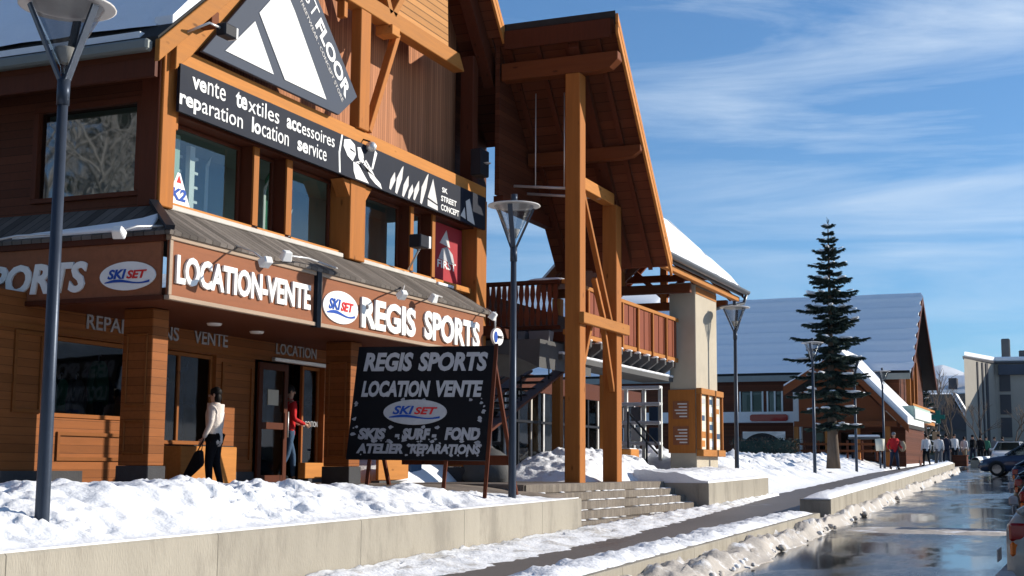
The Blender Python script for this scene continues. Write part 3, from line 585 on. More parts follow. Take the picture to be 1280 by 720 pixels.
# ------------------------------------------------------------------ signs
def board_sign(name, loc, label, cat='sign', group=None): return thing(name, loc, label, cat, group)
SY = 11.0
sg = board_sign('fascia_sign', (16.2, SY, 2.45), 'brown fascia sign reading LOCATION-VENTE in raised white letters', 'sign', 'brown fascia signs above the arcade')
MB().box(14.45, 18.02, SY, SY+.05, 2.50, 3.22, 'sign_brown').build('board', sg)
mb = MB(); mb.box(14.42, 18.05, SY-.03, SY+.055, 2.44, 2.498, 'sign_frame'); mb.box(14.42, 18.05, SY-.03, SY+.055, 3.222, 3.30, 'sign_frame'); mb.box(14.42, 14.49, SY-.02, SY-.001, 2.50, 3.22, 'sign_frame'); mb.build('frame', sg, bevel=.006)
lettering('lettering', 'LOCATION-VENTE', sg, (14.56, SY-.002, 2.66), UX, UZ, 3.32, .385, 'white_paint', .035, .035)
sg = board_sign('fascia_sign', (21.3, SY, 2.45), 'brown fascia sign reading REGIS SPORTS beside a white oval badge', 'sign', 'brown fascia signs above the arcade')
MB().box(18.2, 24.36, SY, SY+.05, 2.50, 3.22, 'sign_brown').build('board', sg)
mb = MB(); mb.box(18.17, 24.4, SY-.03, SY+.055, 2.44, 2.498, 'sign_frame'); mb.box(18.17, 24.4, SY-.03, SY+.055, 3.222, 3.30, 'sign_frame'); mb.box(18.17, 18.24, SY-.02, SY-.001, 2.50, 3.22, 'sign_frame'); mb.build('frame', sg, bevel=.006)
lettering('lettering', 'REGIS', sg, (19.47, SY-.002, 2.55), UX, UZ, 1.93, .51, 'white_paint', .04, .035)
lettering('lettering', "SPORTS", sg, (21.74, SY-.002, 2.56), UX, UZ, 2.38, .52, 'white_paint', .04, .035)
ski_logo(sg, (18.27, SY-.002, 2.545), UX, UZ, 1.10, .52)
mb = MB(); mb.box(18.05, 18.17, SY-.05, SY+.06, 2.42, 3.31, 'black_metal'); mb.build('end_post', sg)
SX = 14.39
sg = board_sign('fascia_sign', (SX, 14, 2.45), 'shaded brown side sign with slanted SPORTS letters and oval badge', 'sign', 'brown fascia signs above the arcade')
MB().box(SX, SX+.05, 11.1, 21, 2.50, 3.20, 'sign_brown').build('board', sg)
mb = MB(); mb.box(SX-.03, SX+.055, 11.06, 21, 2.43, 2.498, 'red_wood'); mb.box(SX-.03, SX+.055, 11.06, 21, 3.202, 3.29, 'red_wood'); mb.build('frame', sg, bevel=.006)
lettering('lettering', 'SPORTS', sg, (SX-.002, 14.22, 2.58), -UY, UZ, 1.94, .42, 'white_paint', .035, .03, .18)
lettering('lettering', 'REGIS', sg, (SX-.002, 16.1, 2.58), -UY, UZ, 1.55, .42, 'white_paint', .035, .03, .18)
ski_logo(sg, (SX-.002, 12.06, 2.575), -UY, UZ, .90, .38)
# long black banner
BY = 11.58
bn = thing('shop_banner', (20.3, BY, 5.2), 'long black banner with white words under the gable, above the upstairs windows', 'sign')
MB().box(15.28, 25.7, BY, BY+.05, 5.2, 5.885, 'charcoal').build('board', bn)
def words(par, items, y):
    for s, x, z, w, h, b in items: lettering('lettering', s, par, (x, y, z), UX, UZ, w, h, 'letter_grey' if b < 0 else 'white_paint', b, .006)
words(bn, [('ve', 15.55, 5.60, .34, .17, .028), ('nte', 15.92, 5.60, .44, .22, 0), ('te', 16.62, 5.60, .30, .24, .028), ('xtiles', 16.95, 5.60, .85, .24, 0), ('acc', 18.02, 5.60, .42, .17, .028), ('essoires', 18.47, 5.60, 1.03, .20, 0),
           ('rep', 15.28, 5.24, .50, .22, .028), ('aration', 15.80, 5.30, 1.02, .22, 0), ('lo', 17.06, 5.31, .24, .24, .028), ('cation', 17.33, 5.31, .76, .24, 0), ('se', 18.35, 5.31, .32, .17, .028), ('rvice', 18.70, 5.31, .55, .23, 0)], BY-.001)
# line drawing of a gloved hand: pale cut-outs
P0 = (19.72, BY-.001, 5.2); HF = 1.0
def cut(poly, mt='white_paint', d=.006): return plate(P0, UX, UZ, poly, mt, d)
mb = MB()
for poly in ([(.10,.62),(.30,.66),(.46,.60),(.50,.44),(.40,.30),(.22,.36),(.08,.50)], [(.55,.58),(.66,.60),(.76,.50),(.80,.34),(.72,.30),(.60,.40)], [(.48,.30),(.66,.36),(.88,.28),(1.02,.14),(1.22,.06),(1.46,.01),(1.40,.10),(1.20,.18),(1.05,.30),(.86,.42),(.70,.30)], [(.42,.30),(.60,.28),(.98,.02),(.52,.02),(.44,.14)], [(.0,.68),(.05,.68),(-.03,.35),(.0,.02),(-.05,.02),(-.08,.36)], [(1.18,.66),(1.26,.62),(1.12,.30),(1.06,.30)]):
    plate(P0, UX, UZ, poly, 'white_paint', .006, mb)
mb.build('hand_drawing', bn)
mb = MB()
for poly in ([(.60,.34),(.74,.24),(.90,.22),(.76,.32)], [(.30,.48),(.46,.46),(.46,.48),(.31,.51)], [(.72,.44),(.84,.37),(.98,.26),(.90,.35)]): plate((19.72, BY-.0075, 5.2), UX, UZ, poly, 'charcoal', .003, mb)
mb.build('hand_shading', bn)
mb = MB(); r = random.Random(2)
for x, h0, h1, w in ((21.45, .08, .42, .13), (21.68, .05, .60, .16), (21.95, .04, .46, .15), (22.18, .04, .33, .12), (22.40, .06, .45, .13), (22.68, .04, .66, .16)):
    poly = [(x, h0), (x+w*.45, h0-.02), (x+w+.10, (h0+h1)/2+.02), (x+.42*(h1-h0)+w*.5, h1), (x+.40*(h1-h0)+w*.2, h1-.04), (x+w*.35, (h0+h1)/2)]
    plate((0, BY-.001, 5.2), UX, UZ, poly, 'letter_grey', .006, mb)
mb.build('claw_strokes', bn)
for poly in ([(23.00,.20),(23.42,.14),(23.22,.60)], [(23.00,.04),(23.44,.02),(23.43,.11),(23.00,.16)], [(24.48,.10),(24.72,.07),(24.66,.30)], [(24.80,.06),(25.16,.02),(24.90,.52),(24.72,.44)]): plate((0, BY-.001, 5.2), UX, UZ, poly, 'letter_grey', .006).build('peak_mark', bn)
words(bn, [('SK', 23.62, 5.62, .24, .10, .02), ('STREET', 23.58, 5.44, .70, .11, .02), ('CONCEPT', 23.58, 5.26, .82, .12, .02)], BY-.001)
# triangular sign of the upper floor
TY = 11.50
tr = thing('triangular_sign', (18, TY, 6.15), 'slate grey triangular board with a white twin-peak emblem and FLOOR lettering', 'sign')
mb = MB(); mb.prism([(15.66, TY, 6.16), (19.50, TY, 6.16), (20.10, TY, 6.62), (18.30, TY, 8.35), (17.75, TY, 8.35)], (0, .06, 0), 'slate_grey'); mb.build('board', tr, bevel=.006)
mb = MB()
for poly in ([(16.20,6.32),(17.48,6.31),(16.93,6.99)], [(17.80,6.31),(19.06,6.31),(18.02,7.50),(17.85,7.66),(17.66,7.68),(17.48,7.60),(17.04,7.16)]): plate((0, TY-.001, 0), UX, UZ, poly, 'white_paint', .012, mb)
mb.build('emblem', tr)
dv = Vector((.98, 0, -.92)).normalized(); pv = Vector((.92, 0, .98)).normalized()
st = Vector((18.24, TY-.001, 7.60))
lettering('lettering', 'FIRST', tr, st - dv*.70 + pv*.20, dv, pv, 1.02, .27, 'white_paint', -.008, .008)
lettering('lettering', 'FLOOR', tr, st + dv*.40 + pv*.17, dv, pv, 1.42, .27, 'white_paint', .035, .008)
lettering('small_lettering', 'STREETWEAR - CONCEPT STORE', tr, st - dv*.2 + pv*.04, dv, pv, 2.0, .07, 'letter_grey', 0, .006)
# triangle sticker inside the first upstairs window
stk = thing('window_sticker', (15.75, 12.06, 4.1), 'white triangular sticker with blue letters at the corner of the upstairs window', 'sticker')
plate((0, 12.062, 0), UX, UZ, [(15.70,4.02),(16.26,4.02),(16.00,4.50),(15.94,4.50)], 'white_paint', .005).build('backing', stk)
lettering('lettering', 'K2', stk, (15.79, 12.056, 4.09), UX, UZ, .36, .18, 'blue_print', .04, .004, .2)
plate((0, 12.056, 0), UX, UZ, [(15.92,4.35),(16.03,4.35),(15.975,4.46)], 'red_print', .004).build('tip', stk)
# red poster
po = thing('window_poster', (24.3, 12.05, 4.0), 'red poster with pale lettering filling the last upstairs window', 'poster')
MB().box(24.0, 25.54, 12.045, 12.055, 4.02, 5.18, 'poster_red').build('sheet', po)
mb = MB(); plate((0, 12.044, 0), UX, UZ, [(24.5,4.78),(24.98,4.74),(24.80,5.08)], 'letter_grey', .004, mb); plate((0, 12.044, 0), UX, UZ, [(24.45,4.46),(25.2,4.42),(25.1,4.62),(24.85,4.74),(24.6,4.68)], 'grey_paint', .004, mb); mb.build('motif', po)
lettering('lettering', 'FIRST', po, (24.4, 12.044, 4.28), UX, UZ, .86, .16, 'white_paint', .02, .004)
# small round sign at the end of the arcade
rs = thing('round_sign', (24.75, 10.85, 2.65), 'small round white and blue shop sign hanging beyond the REGIS SPORTS board', 'sign')
plate((24.38, 10.86, 2.68), UX, UZ, [(x, z) for x, z in ellipse(.28, .17, .26, .17)], 'white_paint', .05).build('disc', rs)
plate((24.38, 10.855, 2.68), UX, UZ, ellipse(.16, .16, .08, .11), 'blue_print', .055).build('emblem', rs)
lettering('lettering', 'sport', rs, (24.63, 10.808, 2.80), UX, UZ, .24, .09, 'black_metal', .02, .006)
MB().tube([(24.66, 10.88, 3.0), (24.66, 10.88, 3.35)], .02, 'galv').build('hanger', rs)
# spotlights on long arms, aimed back at the signs
def spot(p0, p1, tgt, label):
    p0 = Vector(p0); p1 = Vector(p1); tgt = Vector(tgt)
    t = thing('spotlight', p0, label, 'spotlight', 'white spotlights on arms above the fascia signs')
    MB().tube([p0, p0.lerp(p1, .6) + Vector((0, 0, .04)), p1], .016, 'galv', 6).build('arm', t)
    d = (tgt-p1).normalized(); u = d.cross(UZ).normalized(); w = u.cross(d); q = p1
    mb = MB(); a, b = .085, .065
    mb.add([q+u*sx*a*k+w*sz*b*k+d*e for e, k in ((-.07, .75), (.08, 1)) for sx, sz in ((-1,-1),(1,-1),(1,1),(-1,1))], [(0,3,2,1),(4,5,6,7),(0,1,5,4),(1,2,6,5),(2,3,7,6),(3,0,4,7)], 'white_paint'); mb.build('lamp_head', t, bevel=.015)
spot((14.40, 11.10, 3.40), (13.75, 11.28, 3.23), (14.4, 11.5, 2.8), 'white spotlight at the corner end of the shaded SPORTS sign')
spot((14.40, 12.75, 3.40), (13.75, 13.45, 3.22), (14.4, 13.6, 2.8), 'white spotlight on the shaded SPORTS sign beside its S')
spot((15.9, 11.0, 3.36), (15.55, 10.25, 3.05), (15.8, 11.0, 2.7), 'dark spotlight hanging in front of the LOCATION letters')
spot((18.7, 11.0, 3.42), (16.75, 10.70, 3.33), (16.9, 11.0, 2.7), 'white spotlight over the word VENTE on a long level arm')
spot((21.0, 11.0, 3.42), (19.9, 10.45, 3.12), (20.1, 11.0, 2.7), 'white spotlight over the letter R of REGIS')
spot((22.5, 11.0, 3.40), (21.55, 10.70, 3.26), (21.6, 11.0, 2.7), 'white spotlight between the words REGIS and SPORTS')
spot((24.4, 11.0, 3.40), (24.05, 10.65, 3.20), (24.0, 11.0, 2.7), 'white spotlight over the last letter of SPORTS')
mb = MB()
fl = thing('floodlight', (15.6, 11.2, 6.3), 'dark box floodlight aimed at the triangular sign from under the gable edge', 'floodlight')
mb = MB(); mb.box(15.28, 15.56, 10.85, 11.02, 6.22, 6.40, 'black_metal'); mb.build('housing', fl, bevel=.02); MB().box(15.562, 15.60, 10.86, 11.01, 6.23, 6.39, 'white_paint').build('lens', fl); MB().tube([(14.95, 11.25, 6.2), (15.05, 10.95, 6.32), (15.28, 10.94, 6.32)], .018, 'galv', 6).build('arm', fl)
s2 = thing('floodlight', (20.6, 11.5, 5.9), 'small chrome floodlight on the tie beam below the king post', 'floodlight')
MB().blob((20.62, 11.50, 5.86), (.09, .10, .09), 'galv', 2, .05, 6).build('housing', s2); MB().tube([(20.62, 11.66, 6.0), (20.62, 11.52, 5.95)], .016, 'black_metal', 6).build('arm', s2)
s3 = thing('floodlight', (22.6, 11.2, 4.1), 'grey floodlight with a white lens before the third upstairs window', 'floodlight')
mb = MB(); mb.box(22.0, 22.34, 11.2, 11.45, 4.28, 4.52, 'black_metal'); mb.build('housing', s3, bevel=.02); MB().box(22.342, 22.42, 11.2, 11.45, 4.30, 4.52, 'white_paint').build('lens', s3); MB().tube([(22.5, 11.7, 3.95), (22.2, 11.32, 4.28)], .02, 'galv', 6).build('arm', s3)
# things upstairs behind the glass: racks and skis
def rack(x, y, label):
    t = thing('ski_rack', (x, y, 3.84), label, 'rack', 'white display racks upstairs'); mb = MB(); mb.box(x-.06, x+.06, y-.04, y+.04, 3.842, 5.05, 'shelf_white'); mb.build('upright', t)
    for k in range(5): MB().box(x+.062, x+.16, y-.03, y+.03, 3.98+.22*k, 4.02+.22*k, 'shelf_white').build('peg', t)
rack(16.62, 12.35, 'white notched display rack in the middle of the first upstairs window'); rack(16.36, 12.45, 'thin white display rack beside the green blind upstairs')
def ski(x, y, z0, h, mt, label):
    t = thing('ski', (x, y, z0), label, 'ski', 'skis standing upstairs'); MB().box(x-.04, x+.04, y-.012, y+.012, z0, z0+h, mt).build('blade', t, bevel=.01); MB().prism([(x-.04, y-.012, z0+h+.002), (x+.04, y-.012, z0+h+.002), (x, y-.08, z0+h+.14)], (0, .015, 0), mt).build('tip', t)
ski(17.25, 12.5, 3.842, 1.05, 'shelf_white', 'tall white ski standing right in the first upstairs window'); ski(18.85, 12.5, 3.842, 1.0, 'shelf_white', 'white ski standing left in the second upstairs window'); ski(19.05, 12.6, 3.842, 1.2, 'green_cloth', 'green ski standing in the second upstairs window'); ski(19.45, 12.4, 3.842, .62, 'shelf_white', 'short white board standing in the second upstairs window')
# clothes on rails behind the shop windows
jk = thing('hanging_jacket', (15.3, 13.95, .9), 'jacket on a rail behind the shop glass', 'jacket', 'jackets hanging behind the shop glass')
def jacket(par, o, mt):
    mb = MB(); x, y, z = o
    prof = [(-.21, 0), (.21, 0), (.23, .30), (.24, .52), (.10, .62), (-.10, .62), (-.24, .52), (-.23, .30)]
    mb.prism([(x+a*.55, y-.08, z+b) for a, b in prof], (0, .16, 0), mt)
    for s in (-1, 1): mb.tube([(x+s*.12, y, z+.54), (x+s*.18, y, z+.25), (x+s*.17, y-.02, z-.04)], [.06, .055, .045], mt, 6)
    mb.build('cloth', par, bevel=.02); MB().tube([(x, y, z+.60), (x, y, z+.68), (x+.03, y, z+.72), (x+.05, y, z+.69)], .008, 'galv', 5).build('hanger', par)
jacket(jk, (15.3, 13.95, 1.0), 'red_cloth'); jcol = {'red_cloth': jk}
for k, c in enumerate(('navy_cloth', 'white_cloth', 'green_cloth', 'grey_cloth')):
    q = thing('hanging_jacket', (0, 0, 0), 'x', 'jacket', 'jackets hanging behind the shop glass'); jacket(q, (0, 0, 0), c); jcol[c] = q
jk['label'] = 'red jacket hanging behind the shop glass'
lab = {'navy_cloth': 'navy jacket hanging behind the shop glass', 'white_cloth': 'white jacket hanging behind the shop glass', 'green_cloth': 'green jacket hanging behind the shop glass', 'grey_cloth': 'grey jacket hanging behind the shop glass', 'red_cloth': 'red jacket hanging behind the shop glass'}
r = random.Random(5); first = set(['red_cloth']); spots = [(15.6+.27*k, 13.9+r.uniform(0, .35), r.choice((.95, 1.25))) for k in range(5)] + [(17.3+.25*k, 13.8+r.uniform(0, .6), r.choice((.7, 1.0, 1.3))) for k in range(7)] + [(21.4+.25*k, 14.0, 1.0) for k in range(3)] + [(23.2+.35*k, 13.9, 1.0) for k in range(5)]
order = ['navy_cloth', 'white_cloth', 'green_cloth', 'grey_cloth'] + [r.choice(list(jcol)) for _ in spots]
for (x, y, z), c in zip(spots, order):
    if c not in first: first.add(c); o = jcol[c]; o.location = (x, y, z); o['label'] = lab[c]
    elif c == 'red_cloth': dup(jk, (x, y, z-.1), lab[c])
    else: dup(jcol[c], (x, y, z), lab[c])
# ------------------------------------------------------------------ entrance canopy on two timber posts
cn = thing('entrance_canopy', (27.4, 9.62, 0), 'tall timber entrance canopy with steep boarded roof on two square posts', 'canopy')
def cslab(name, a, b, d0, d1, y0, y1, mt): return MB().prism([(a, y0, zR(a)-d0), (b, y0, zR(b)-d0), (b, y0, zR(b)-d1), (a, y0, zR(a)-d1)], (0, y1-y0, 0), mt).build(name, cn)
cslab('roof', 26.01, 29.86, 0, .14, 8.82, 11.6, 'roof_dark'); cslab('soffit', 26.03, 29.82, .15, .27, 8.86, 11.58, 'soffit_boards')
for k, d in enumerate((.05, .28)): cslab('bargeboard', 26.02, 29.84, d, d+.18, 8.76, 8.815, 'beam_x')
for y in (9.25, 9.95, 10.6, 11.25): cslab('rafter', 26.1, 29.75, .275, .42, y-.05, y+.05, 'red_wood')
cslab('post_rafter', 26.1, 29.6, .275, .55, 9.66, 9.88, 'red_wood')
MB().box(25.93, 26.0, 8.9, 11.28, 9.12, 9.52, 'red_wood').build('top_board', cn)
def purlin(x0, x1, y0, y1, z0, z1):
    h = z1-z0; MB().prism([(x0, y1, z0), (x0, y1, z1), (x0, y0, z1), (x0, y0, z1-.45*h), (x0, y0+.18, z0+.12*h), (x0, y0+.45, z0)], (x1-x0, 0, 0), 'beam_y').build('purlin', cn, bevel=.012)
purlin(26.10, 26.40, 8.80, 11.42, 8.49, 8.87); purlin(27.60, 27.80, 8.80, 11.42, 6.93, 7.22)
for x0, x1, z1 in ((26.08, 26.43, 8.488), (28.41, 28.76, 6.1)): MB().box(x0, x1, 9.62, 9.95, -.1, z1, 'beam_z').build('post', cn, bevel=.015)
MB().box(26.435, 28.405, 9.66, 9.92, 6.08, 6.34, 'beam_x').build('cross_beam', cn, bevel=.012)
MB().box(26.0, 28.98, 9.50, 9.617, 3.22, 3.45, 'beam_x').build('cross_beam', cn, bevel=.012)
for p, q in (((26.55, 9.75, 6.07), (28.36, 9.75, 3.46)), ((27.05, 9.72, 3.4), (26.46, 9.72, 2.35)), ((27.75, 9.72, 3.4), (28.40, 9.72, 1.95)), ((27.9, 9.75, 3.5), (27.3, 9.75, 4.3))): MB().beam(p, q, .10, .11, 'beam_z', (0, 1, 0)).build('brace', cn, bevel=.008)
MB().box(26.2, 29.3, 11.40, 11.62, 5.78, 6.02, 'red_wood').build('rear_beam', cn)
MB().prism([(26.11, 11.44, 5.0), (26.6, 11.44, 5.0), (27.0, 11.44, 6.03), (29.2, 11.44, 6.03), (29.2, 11.44, zR(29.2)-.3), (26.11, 11.44, zR(26.11)-.3)] if 0 else [(26.11, 11.46, 6.03), (28.8, 11.46, 6.03), (26.11, 11.46, zR(26.11)-.3)], (0, .1, 0), 'red_boards').build('rear_panel', cn)
MB().prism([(25.95, 12.42, 4.95), (26.7, 12.42, 4.95), (26.7, 12.42, 6.0), (27.6, 12.42, 6.0), (27.6, 12.42, zR(27.6)-.3), (25.95, 12.42, zR(25.95)-.3)], (0, .1, 0), 'red_boards').build('rear_panel', cn)
cslab('roof', 26.01, 27.65, .02, .14, 11.61, 12.6, 'roof_dark'); cslab('soffit', 26.01, 27.65, .15, .27, 11.61, 12.6, 'soffit_boards')
MB().prism([(26.1, 12.9, 4.9), (26.1, 12.9, 6.0), (27.9, 12.9, 6.0), (27.2, 12.9, 5.2)], (0, .1, 0), 'red_boards').build('rear_panel', cn) if 0 else None
hr = thing('lighting_rail', (25.5, 10.9, 5.9), 'pair of thin grey metal rails hanging by rods under the canopy', 'lighting rail')
mb = MB(); mb.tube([(26.55, 11.3, 6.28), (26.95, 9.7, 6.17)], .03, 'galv', 8); mb.tube([(27.3, 11.3, 6.25), (27.6, 9.7, 6.10)], .03, 'galv', 8); mb.build('rails', hr)
for x, y in ((26.67, 10.85), (26.82, 10.25)): MB().tube([(x, y, 6.22), (x, y, 8.3)], .012, 'galv', 6).build('rod', hr)
sp = thing('loudspeaker', (25.2, 11.1, 6.0), 'black loudspeaker in the shade where the canopy meets the shop', 'loudspeaker')
MB().box(24.85, 25.25, 11.30, 11.55, 6.2, 6.75, 'black_metal').build('cabinet', sp, bevel=.02); MB().lathe((25.05, 11.27, 6.45), [(.0, 0), (.08, .005), (.09, .02)], 'galv', 12).build('cone', sp)
# ------------------------------------------------------------------ balcony
bl = thing('balcony', (30, 10.5, 3.1), 'dark red timber balcony running from the canopy posts to the cream column', 'balcony')
mb = MB(); mb.box(27.62, 36.15, 10.56, 12.9, 3.02, 3.22, 'red_wood'); mb.box(25.95, 27.61, 11.5, 12.9, 3.02, 3.22, 'red_wood'); mb.build('deck', bl)
mb = MB(); mb.box(27.58, 36.2, 10.46, 10.60, 4.27, 4.36, 'beam_x'); mb.box(27.58, 36.2, 10.48, 10.57, 3.16, 3.27, 'beam_x'); mb.build('front_rail', bl, bevel=.01)
mb = MB(); x = 27.75; k = 0
while x < 36.1: mb.box(x, x+.36, 10.50, 10.54, 3.28, 4.265, 'balcony_wood'); x += .42
mb.build('front_boards', bl)
for x in [27.66+1.22*i for i in range(7)]: MB().box(x, x+.09, 10.44, 10.495, 3.10, 4.26, 'beam_z').build('front_baluster', bl, bevel=.006)
mb = MB(); mb.box(27.52, 27.66, 10.62, 12.6, 4.27, 4.36, 'red_wood'); mb.box(27.54, 27.64, 10.62, 12.6, 3.27, 3.36, 'red_wood'); mb.build('side_rail', bl, bevel=.01)
for i in range(14):
    y = 10.70 + .135*i; mb = MB(); w = .05
    mb.prism([(27.57, y, 3.37), (27.57, y+.075, 3.37), (27.57, y+.10, 3.6), (27.57, y+.06, 3.85), (27.57, y+.095, 4.05), (27.57, y+.07, 4.265), (27.57, y, 4.265), (27.57, y-.02, 4.05), (27.57, y+.015, 3.85), (27.57, y-.022, 3.6)], (.035, 0, 0), 'balcony_wood'); mb.build('side_baluster', bl)
MB().blob((27.58, 10.95, 4.37), (.07, .45, .035), 'snow', 3, .3, 6).build('rail_snow', bl)
for x in [28.0+.72*i for i in range(11)]:
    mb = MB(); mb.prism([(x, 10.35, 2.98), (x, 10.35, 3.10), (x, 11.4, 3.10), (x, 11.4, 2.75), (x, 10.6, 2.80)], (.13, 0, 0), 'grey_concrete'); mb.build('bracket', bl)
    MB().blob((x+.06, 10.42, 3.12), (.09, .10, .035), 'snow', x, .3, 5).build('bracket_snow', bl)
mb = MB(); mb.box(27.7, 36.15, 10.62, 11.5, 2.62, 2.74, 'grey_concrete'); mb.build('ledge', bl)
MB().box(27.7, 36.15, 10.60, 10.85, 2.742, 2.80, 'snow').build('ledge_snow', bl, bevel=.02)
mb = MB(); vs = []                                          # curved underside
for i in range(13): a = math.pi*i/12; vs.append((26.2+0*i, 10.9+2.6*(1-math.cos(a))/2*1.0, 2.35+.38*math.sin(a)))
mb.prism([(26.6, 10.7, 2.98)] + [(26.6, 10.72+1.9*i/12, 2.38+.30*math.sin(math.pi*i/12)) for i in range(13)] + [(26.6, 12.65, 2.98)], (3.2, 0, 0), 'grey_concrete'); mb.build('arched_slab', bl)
for k, (a, b) in enumerate(((10.75, 11.25), (11.32, 11.85), (11.92, 12.5))):
    fb = thing('flower_box', (27.35, (a+b)/2, 2.98), ('grey flower box at the front end below the side rail', 'grey flower box in the middle below the side rail', 'grey flower box at the rear end below the side rail')[k], 'flower box', 'flower boxes under the balcony rail')
    MB().prism([(27.28, a+.03, 2.98), (27.28, b-.03, 2.98), (27.28, b, 3.22), (27.28, a, 3.22)], (.26, 0, 0), 'flower_box').build('trough', fb, bevel=.01); MB().box(27.30, 27.52, a+.04, b-.04, 3.222, 3.245, 'roof_dark').build('soil', fb)
# ------------------------------------------------------------------ open-sided wing with the cream column
wg = thing('market_hall', (36.5, 11.9, 0), 'open timber hall with snowy roof carried by a thick cream rendered column', 'building')
MB().box(36.24, 38.5, 10.0, 10.74, -.8, 5.36, 'stucco').build('column', wg, bevel=.015)
MB().box(36.28, 38.46, 9.985, 9.998, 5.05, 5.24, 'beam_x').build('column_board', wg)
YR, ZRW = 11.95, 7.72
def wslab(name, y0, z0, y1, z1, d0, d1, x0, x1, mt): return MB().prism([(x0, y0, z0-d0), (x0, y1, z1-d0), (x0, y1, z1-d1), (x0, y0, z0-d1)], (x1-x0, 0, 0), mt).build(name, wg)
wslab('roof', 9.62, 5.60, YR, ZRW, 0, .10, 31.0, 40.2, 'roof_dark'); wslab('roof', YR, ZRW, 14.2, 5.40, 0, .10, 35.4, 40.2, 'roof_dark')
wslab('soffit', 9.66, 5.60, YR, ZRW, .11, .20, 31.05, 40.15, 'soffit_boards'); wslab('soffit', YR, ZRW, 14.15, 5.40, .11, .20, 35.45, 40.15, 'soffit_boards')
for x0 in (40.16, 35.3): 
    wslab('bargeboard', 9.6, 5.58, YR, ZRW, -.02, .24, x0, x0+.06, 'beam_y') if x0 > 38 else None
    wslab('bargeboard', YR, ZRW, 14.25, 5.34, -.02, .26, x0, x0+.06, 'beam_y'); wslab('under_board', YR, ZRW-.32, 14.0, 5.2, -.02, .18, x0+.1, x0+.2, 'beam_y')
mb = MB(); n1_, n2_ = 60, 22; vs = []
for i in range(n1_):
    x = 31.1 + 9.15*i/(n1_-1)
    for j in range(n2_): t_ = j/(n2_-1); vs.append((x, 9.72+(YR-9.72)*t_, 5.66+(ZRW-5.66)*t_ + .16*min(1, .35+t_*6)*(1 if i < n1_-1 else .6) + .03*noise.noise(Vector((x, t_*3, 1))) - (.06 if abs(t_-.45) < .03 else 0)))
mb.add(vs, [(i*n2_+j, (i+1)*n2_+j, (i+1)*n2_+j+1, i*n2_+j+1) for i in range(n1_-1) for j in range(n2_-1)], 'snow', True)
mb.prism([(40.25, 9.72, 5.60), (40.25, 9.72, 5.74), (40.25, YR, ZRW+.2), (40.25, YR, ZRW)], (-.02, 0, 0), 'snow'); mb.build('roof_snow', wg)
wslab('roof_snow', YR, ZRW, 14.2, 5.40, -.16, -.005, 35.4, 40.2, 'snow')
mb = MB(); n = 9; P = [(9.52 + .11*math.cos(math.pi+math.pi*k/(n-1)), 5.55 + .11*math.sin(math.pi+math.pi*k/(n-1))) for k in range(n)]
for i in range(n-1): mb.add([(29.95, *P[i]), (40.3, *P[i]), (40.3, *P[i+1]), (29.95, *P[i+1])], [(0, 1, 2, 3)], 'gutter', True)
mb.add([(40.3, *p) for p in P], [list(range(n))], 'gutter'); mb.box(29.95, 40.3, 9.635, 9.66, 5.40, 5.64, 'gutter'); mb.build('gutter', wg)
MB().box(29.95, 40.1, 9.70, 9.86, 5.24, 5.38, 'beam_x').build('eaves_beam', wg, bevel=.01)
MB().tube([(40.2, 9.52, 5.46), (40.2, 9.6, 5.2), (38.9, 9.95, 4.95), (38.7, 10.4, 4.8)], .05, 'gutter', 8).build('downpipe', wg)
for x in (35.7, 39.7):
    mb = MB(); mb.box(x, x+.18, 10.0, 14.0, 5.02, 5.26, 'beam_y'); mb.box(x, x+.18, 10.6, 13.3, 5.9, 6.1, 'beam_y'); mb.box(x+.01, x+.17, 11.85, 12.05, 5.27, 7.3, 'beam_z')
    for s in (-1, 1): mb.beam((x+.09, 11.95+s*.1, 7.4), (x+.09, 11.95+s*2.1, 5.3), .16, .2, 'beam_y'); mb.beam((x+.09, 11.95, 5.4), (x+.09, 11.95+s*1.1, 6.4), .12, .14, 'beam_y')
    mb.build('truss', wg)
for x in (35.7, 39.7): MB().box(x, x+.25, 13.75, 14.0, 0, 5.0, 'beam_z').build('hall_post', wg, bevel=.01)
MB().box(36.6, 36.95, 12.6, 12.95, 0, 5.0, 'red_wood').build('hall_post', wg) if 0 else None
# notice case on the column
nc = thing('notice_case', (36.2, 10, .6), 'orange-brown wooden notice case wrapped round the foot of the cream column', 'notice board')
MB().box(36.19, 36.235, 10.02, 10.78, .70, 2.42, 'beam_z').build('side_panel', nc, bevel=.008)
for z0, z1 in ((1.62, 2.10), (.92, 1.42)):
    s = MB().box(36.17, 36.188, 10.2, 10.64, z0, z1, 'sign_brown').build('side_notice', nc)
    for k in range(5): MB().box(36.163, 36.168, 10.24, 10.24+.36*(.6+.4*math.sin(k*2.2)**2), z0+.05+k*.085, z0+.085+k*.085, 'letter_grey').build('notice_line', s)
mb = MB(); mb.box(36.2, 38.6, 9.84, 9.995, 2.30, 2.46, 'beam_x'); mb.box(36.2, 38.6, 9.80, 9.995, .62, .80, 'beam_x')
for x in (36.2, 36.98, 37.75, 38.5): mb.box(x, x+.10, 9.86, 9.995, .805, 2.295, 'beam_z')
mb.build('case_frame', nc, bevel=.01)
for k, (a, b) in enumerate(((36.31, 36.97), (37.09, 37.74), (37.86, 38.49))):
    pn = MB().box(a, b, 9.93, 9.99, .81, 2.29, 'notice_paper').build('notice_panel', nc); r = random.Random(k)
    for i in range(6): 
        z = .88+.235*i; MB().box(a+.06, b-.06-r.random()*.1, 9.922, 9.929, z, z+.13+r.random()*.05, r.choice(['white_cloth', 'denim', 'notice_paper', 'beam_x', 'grey_paint'])).build('notice_sheet', pn)
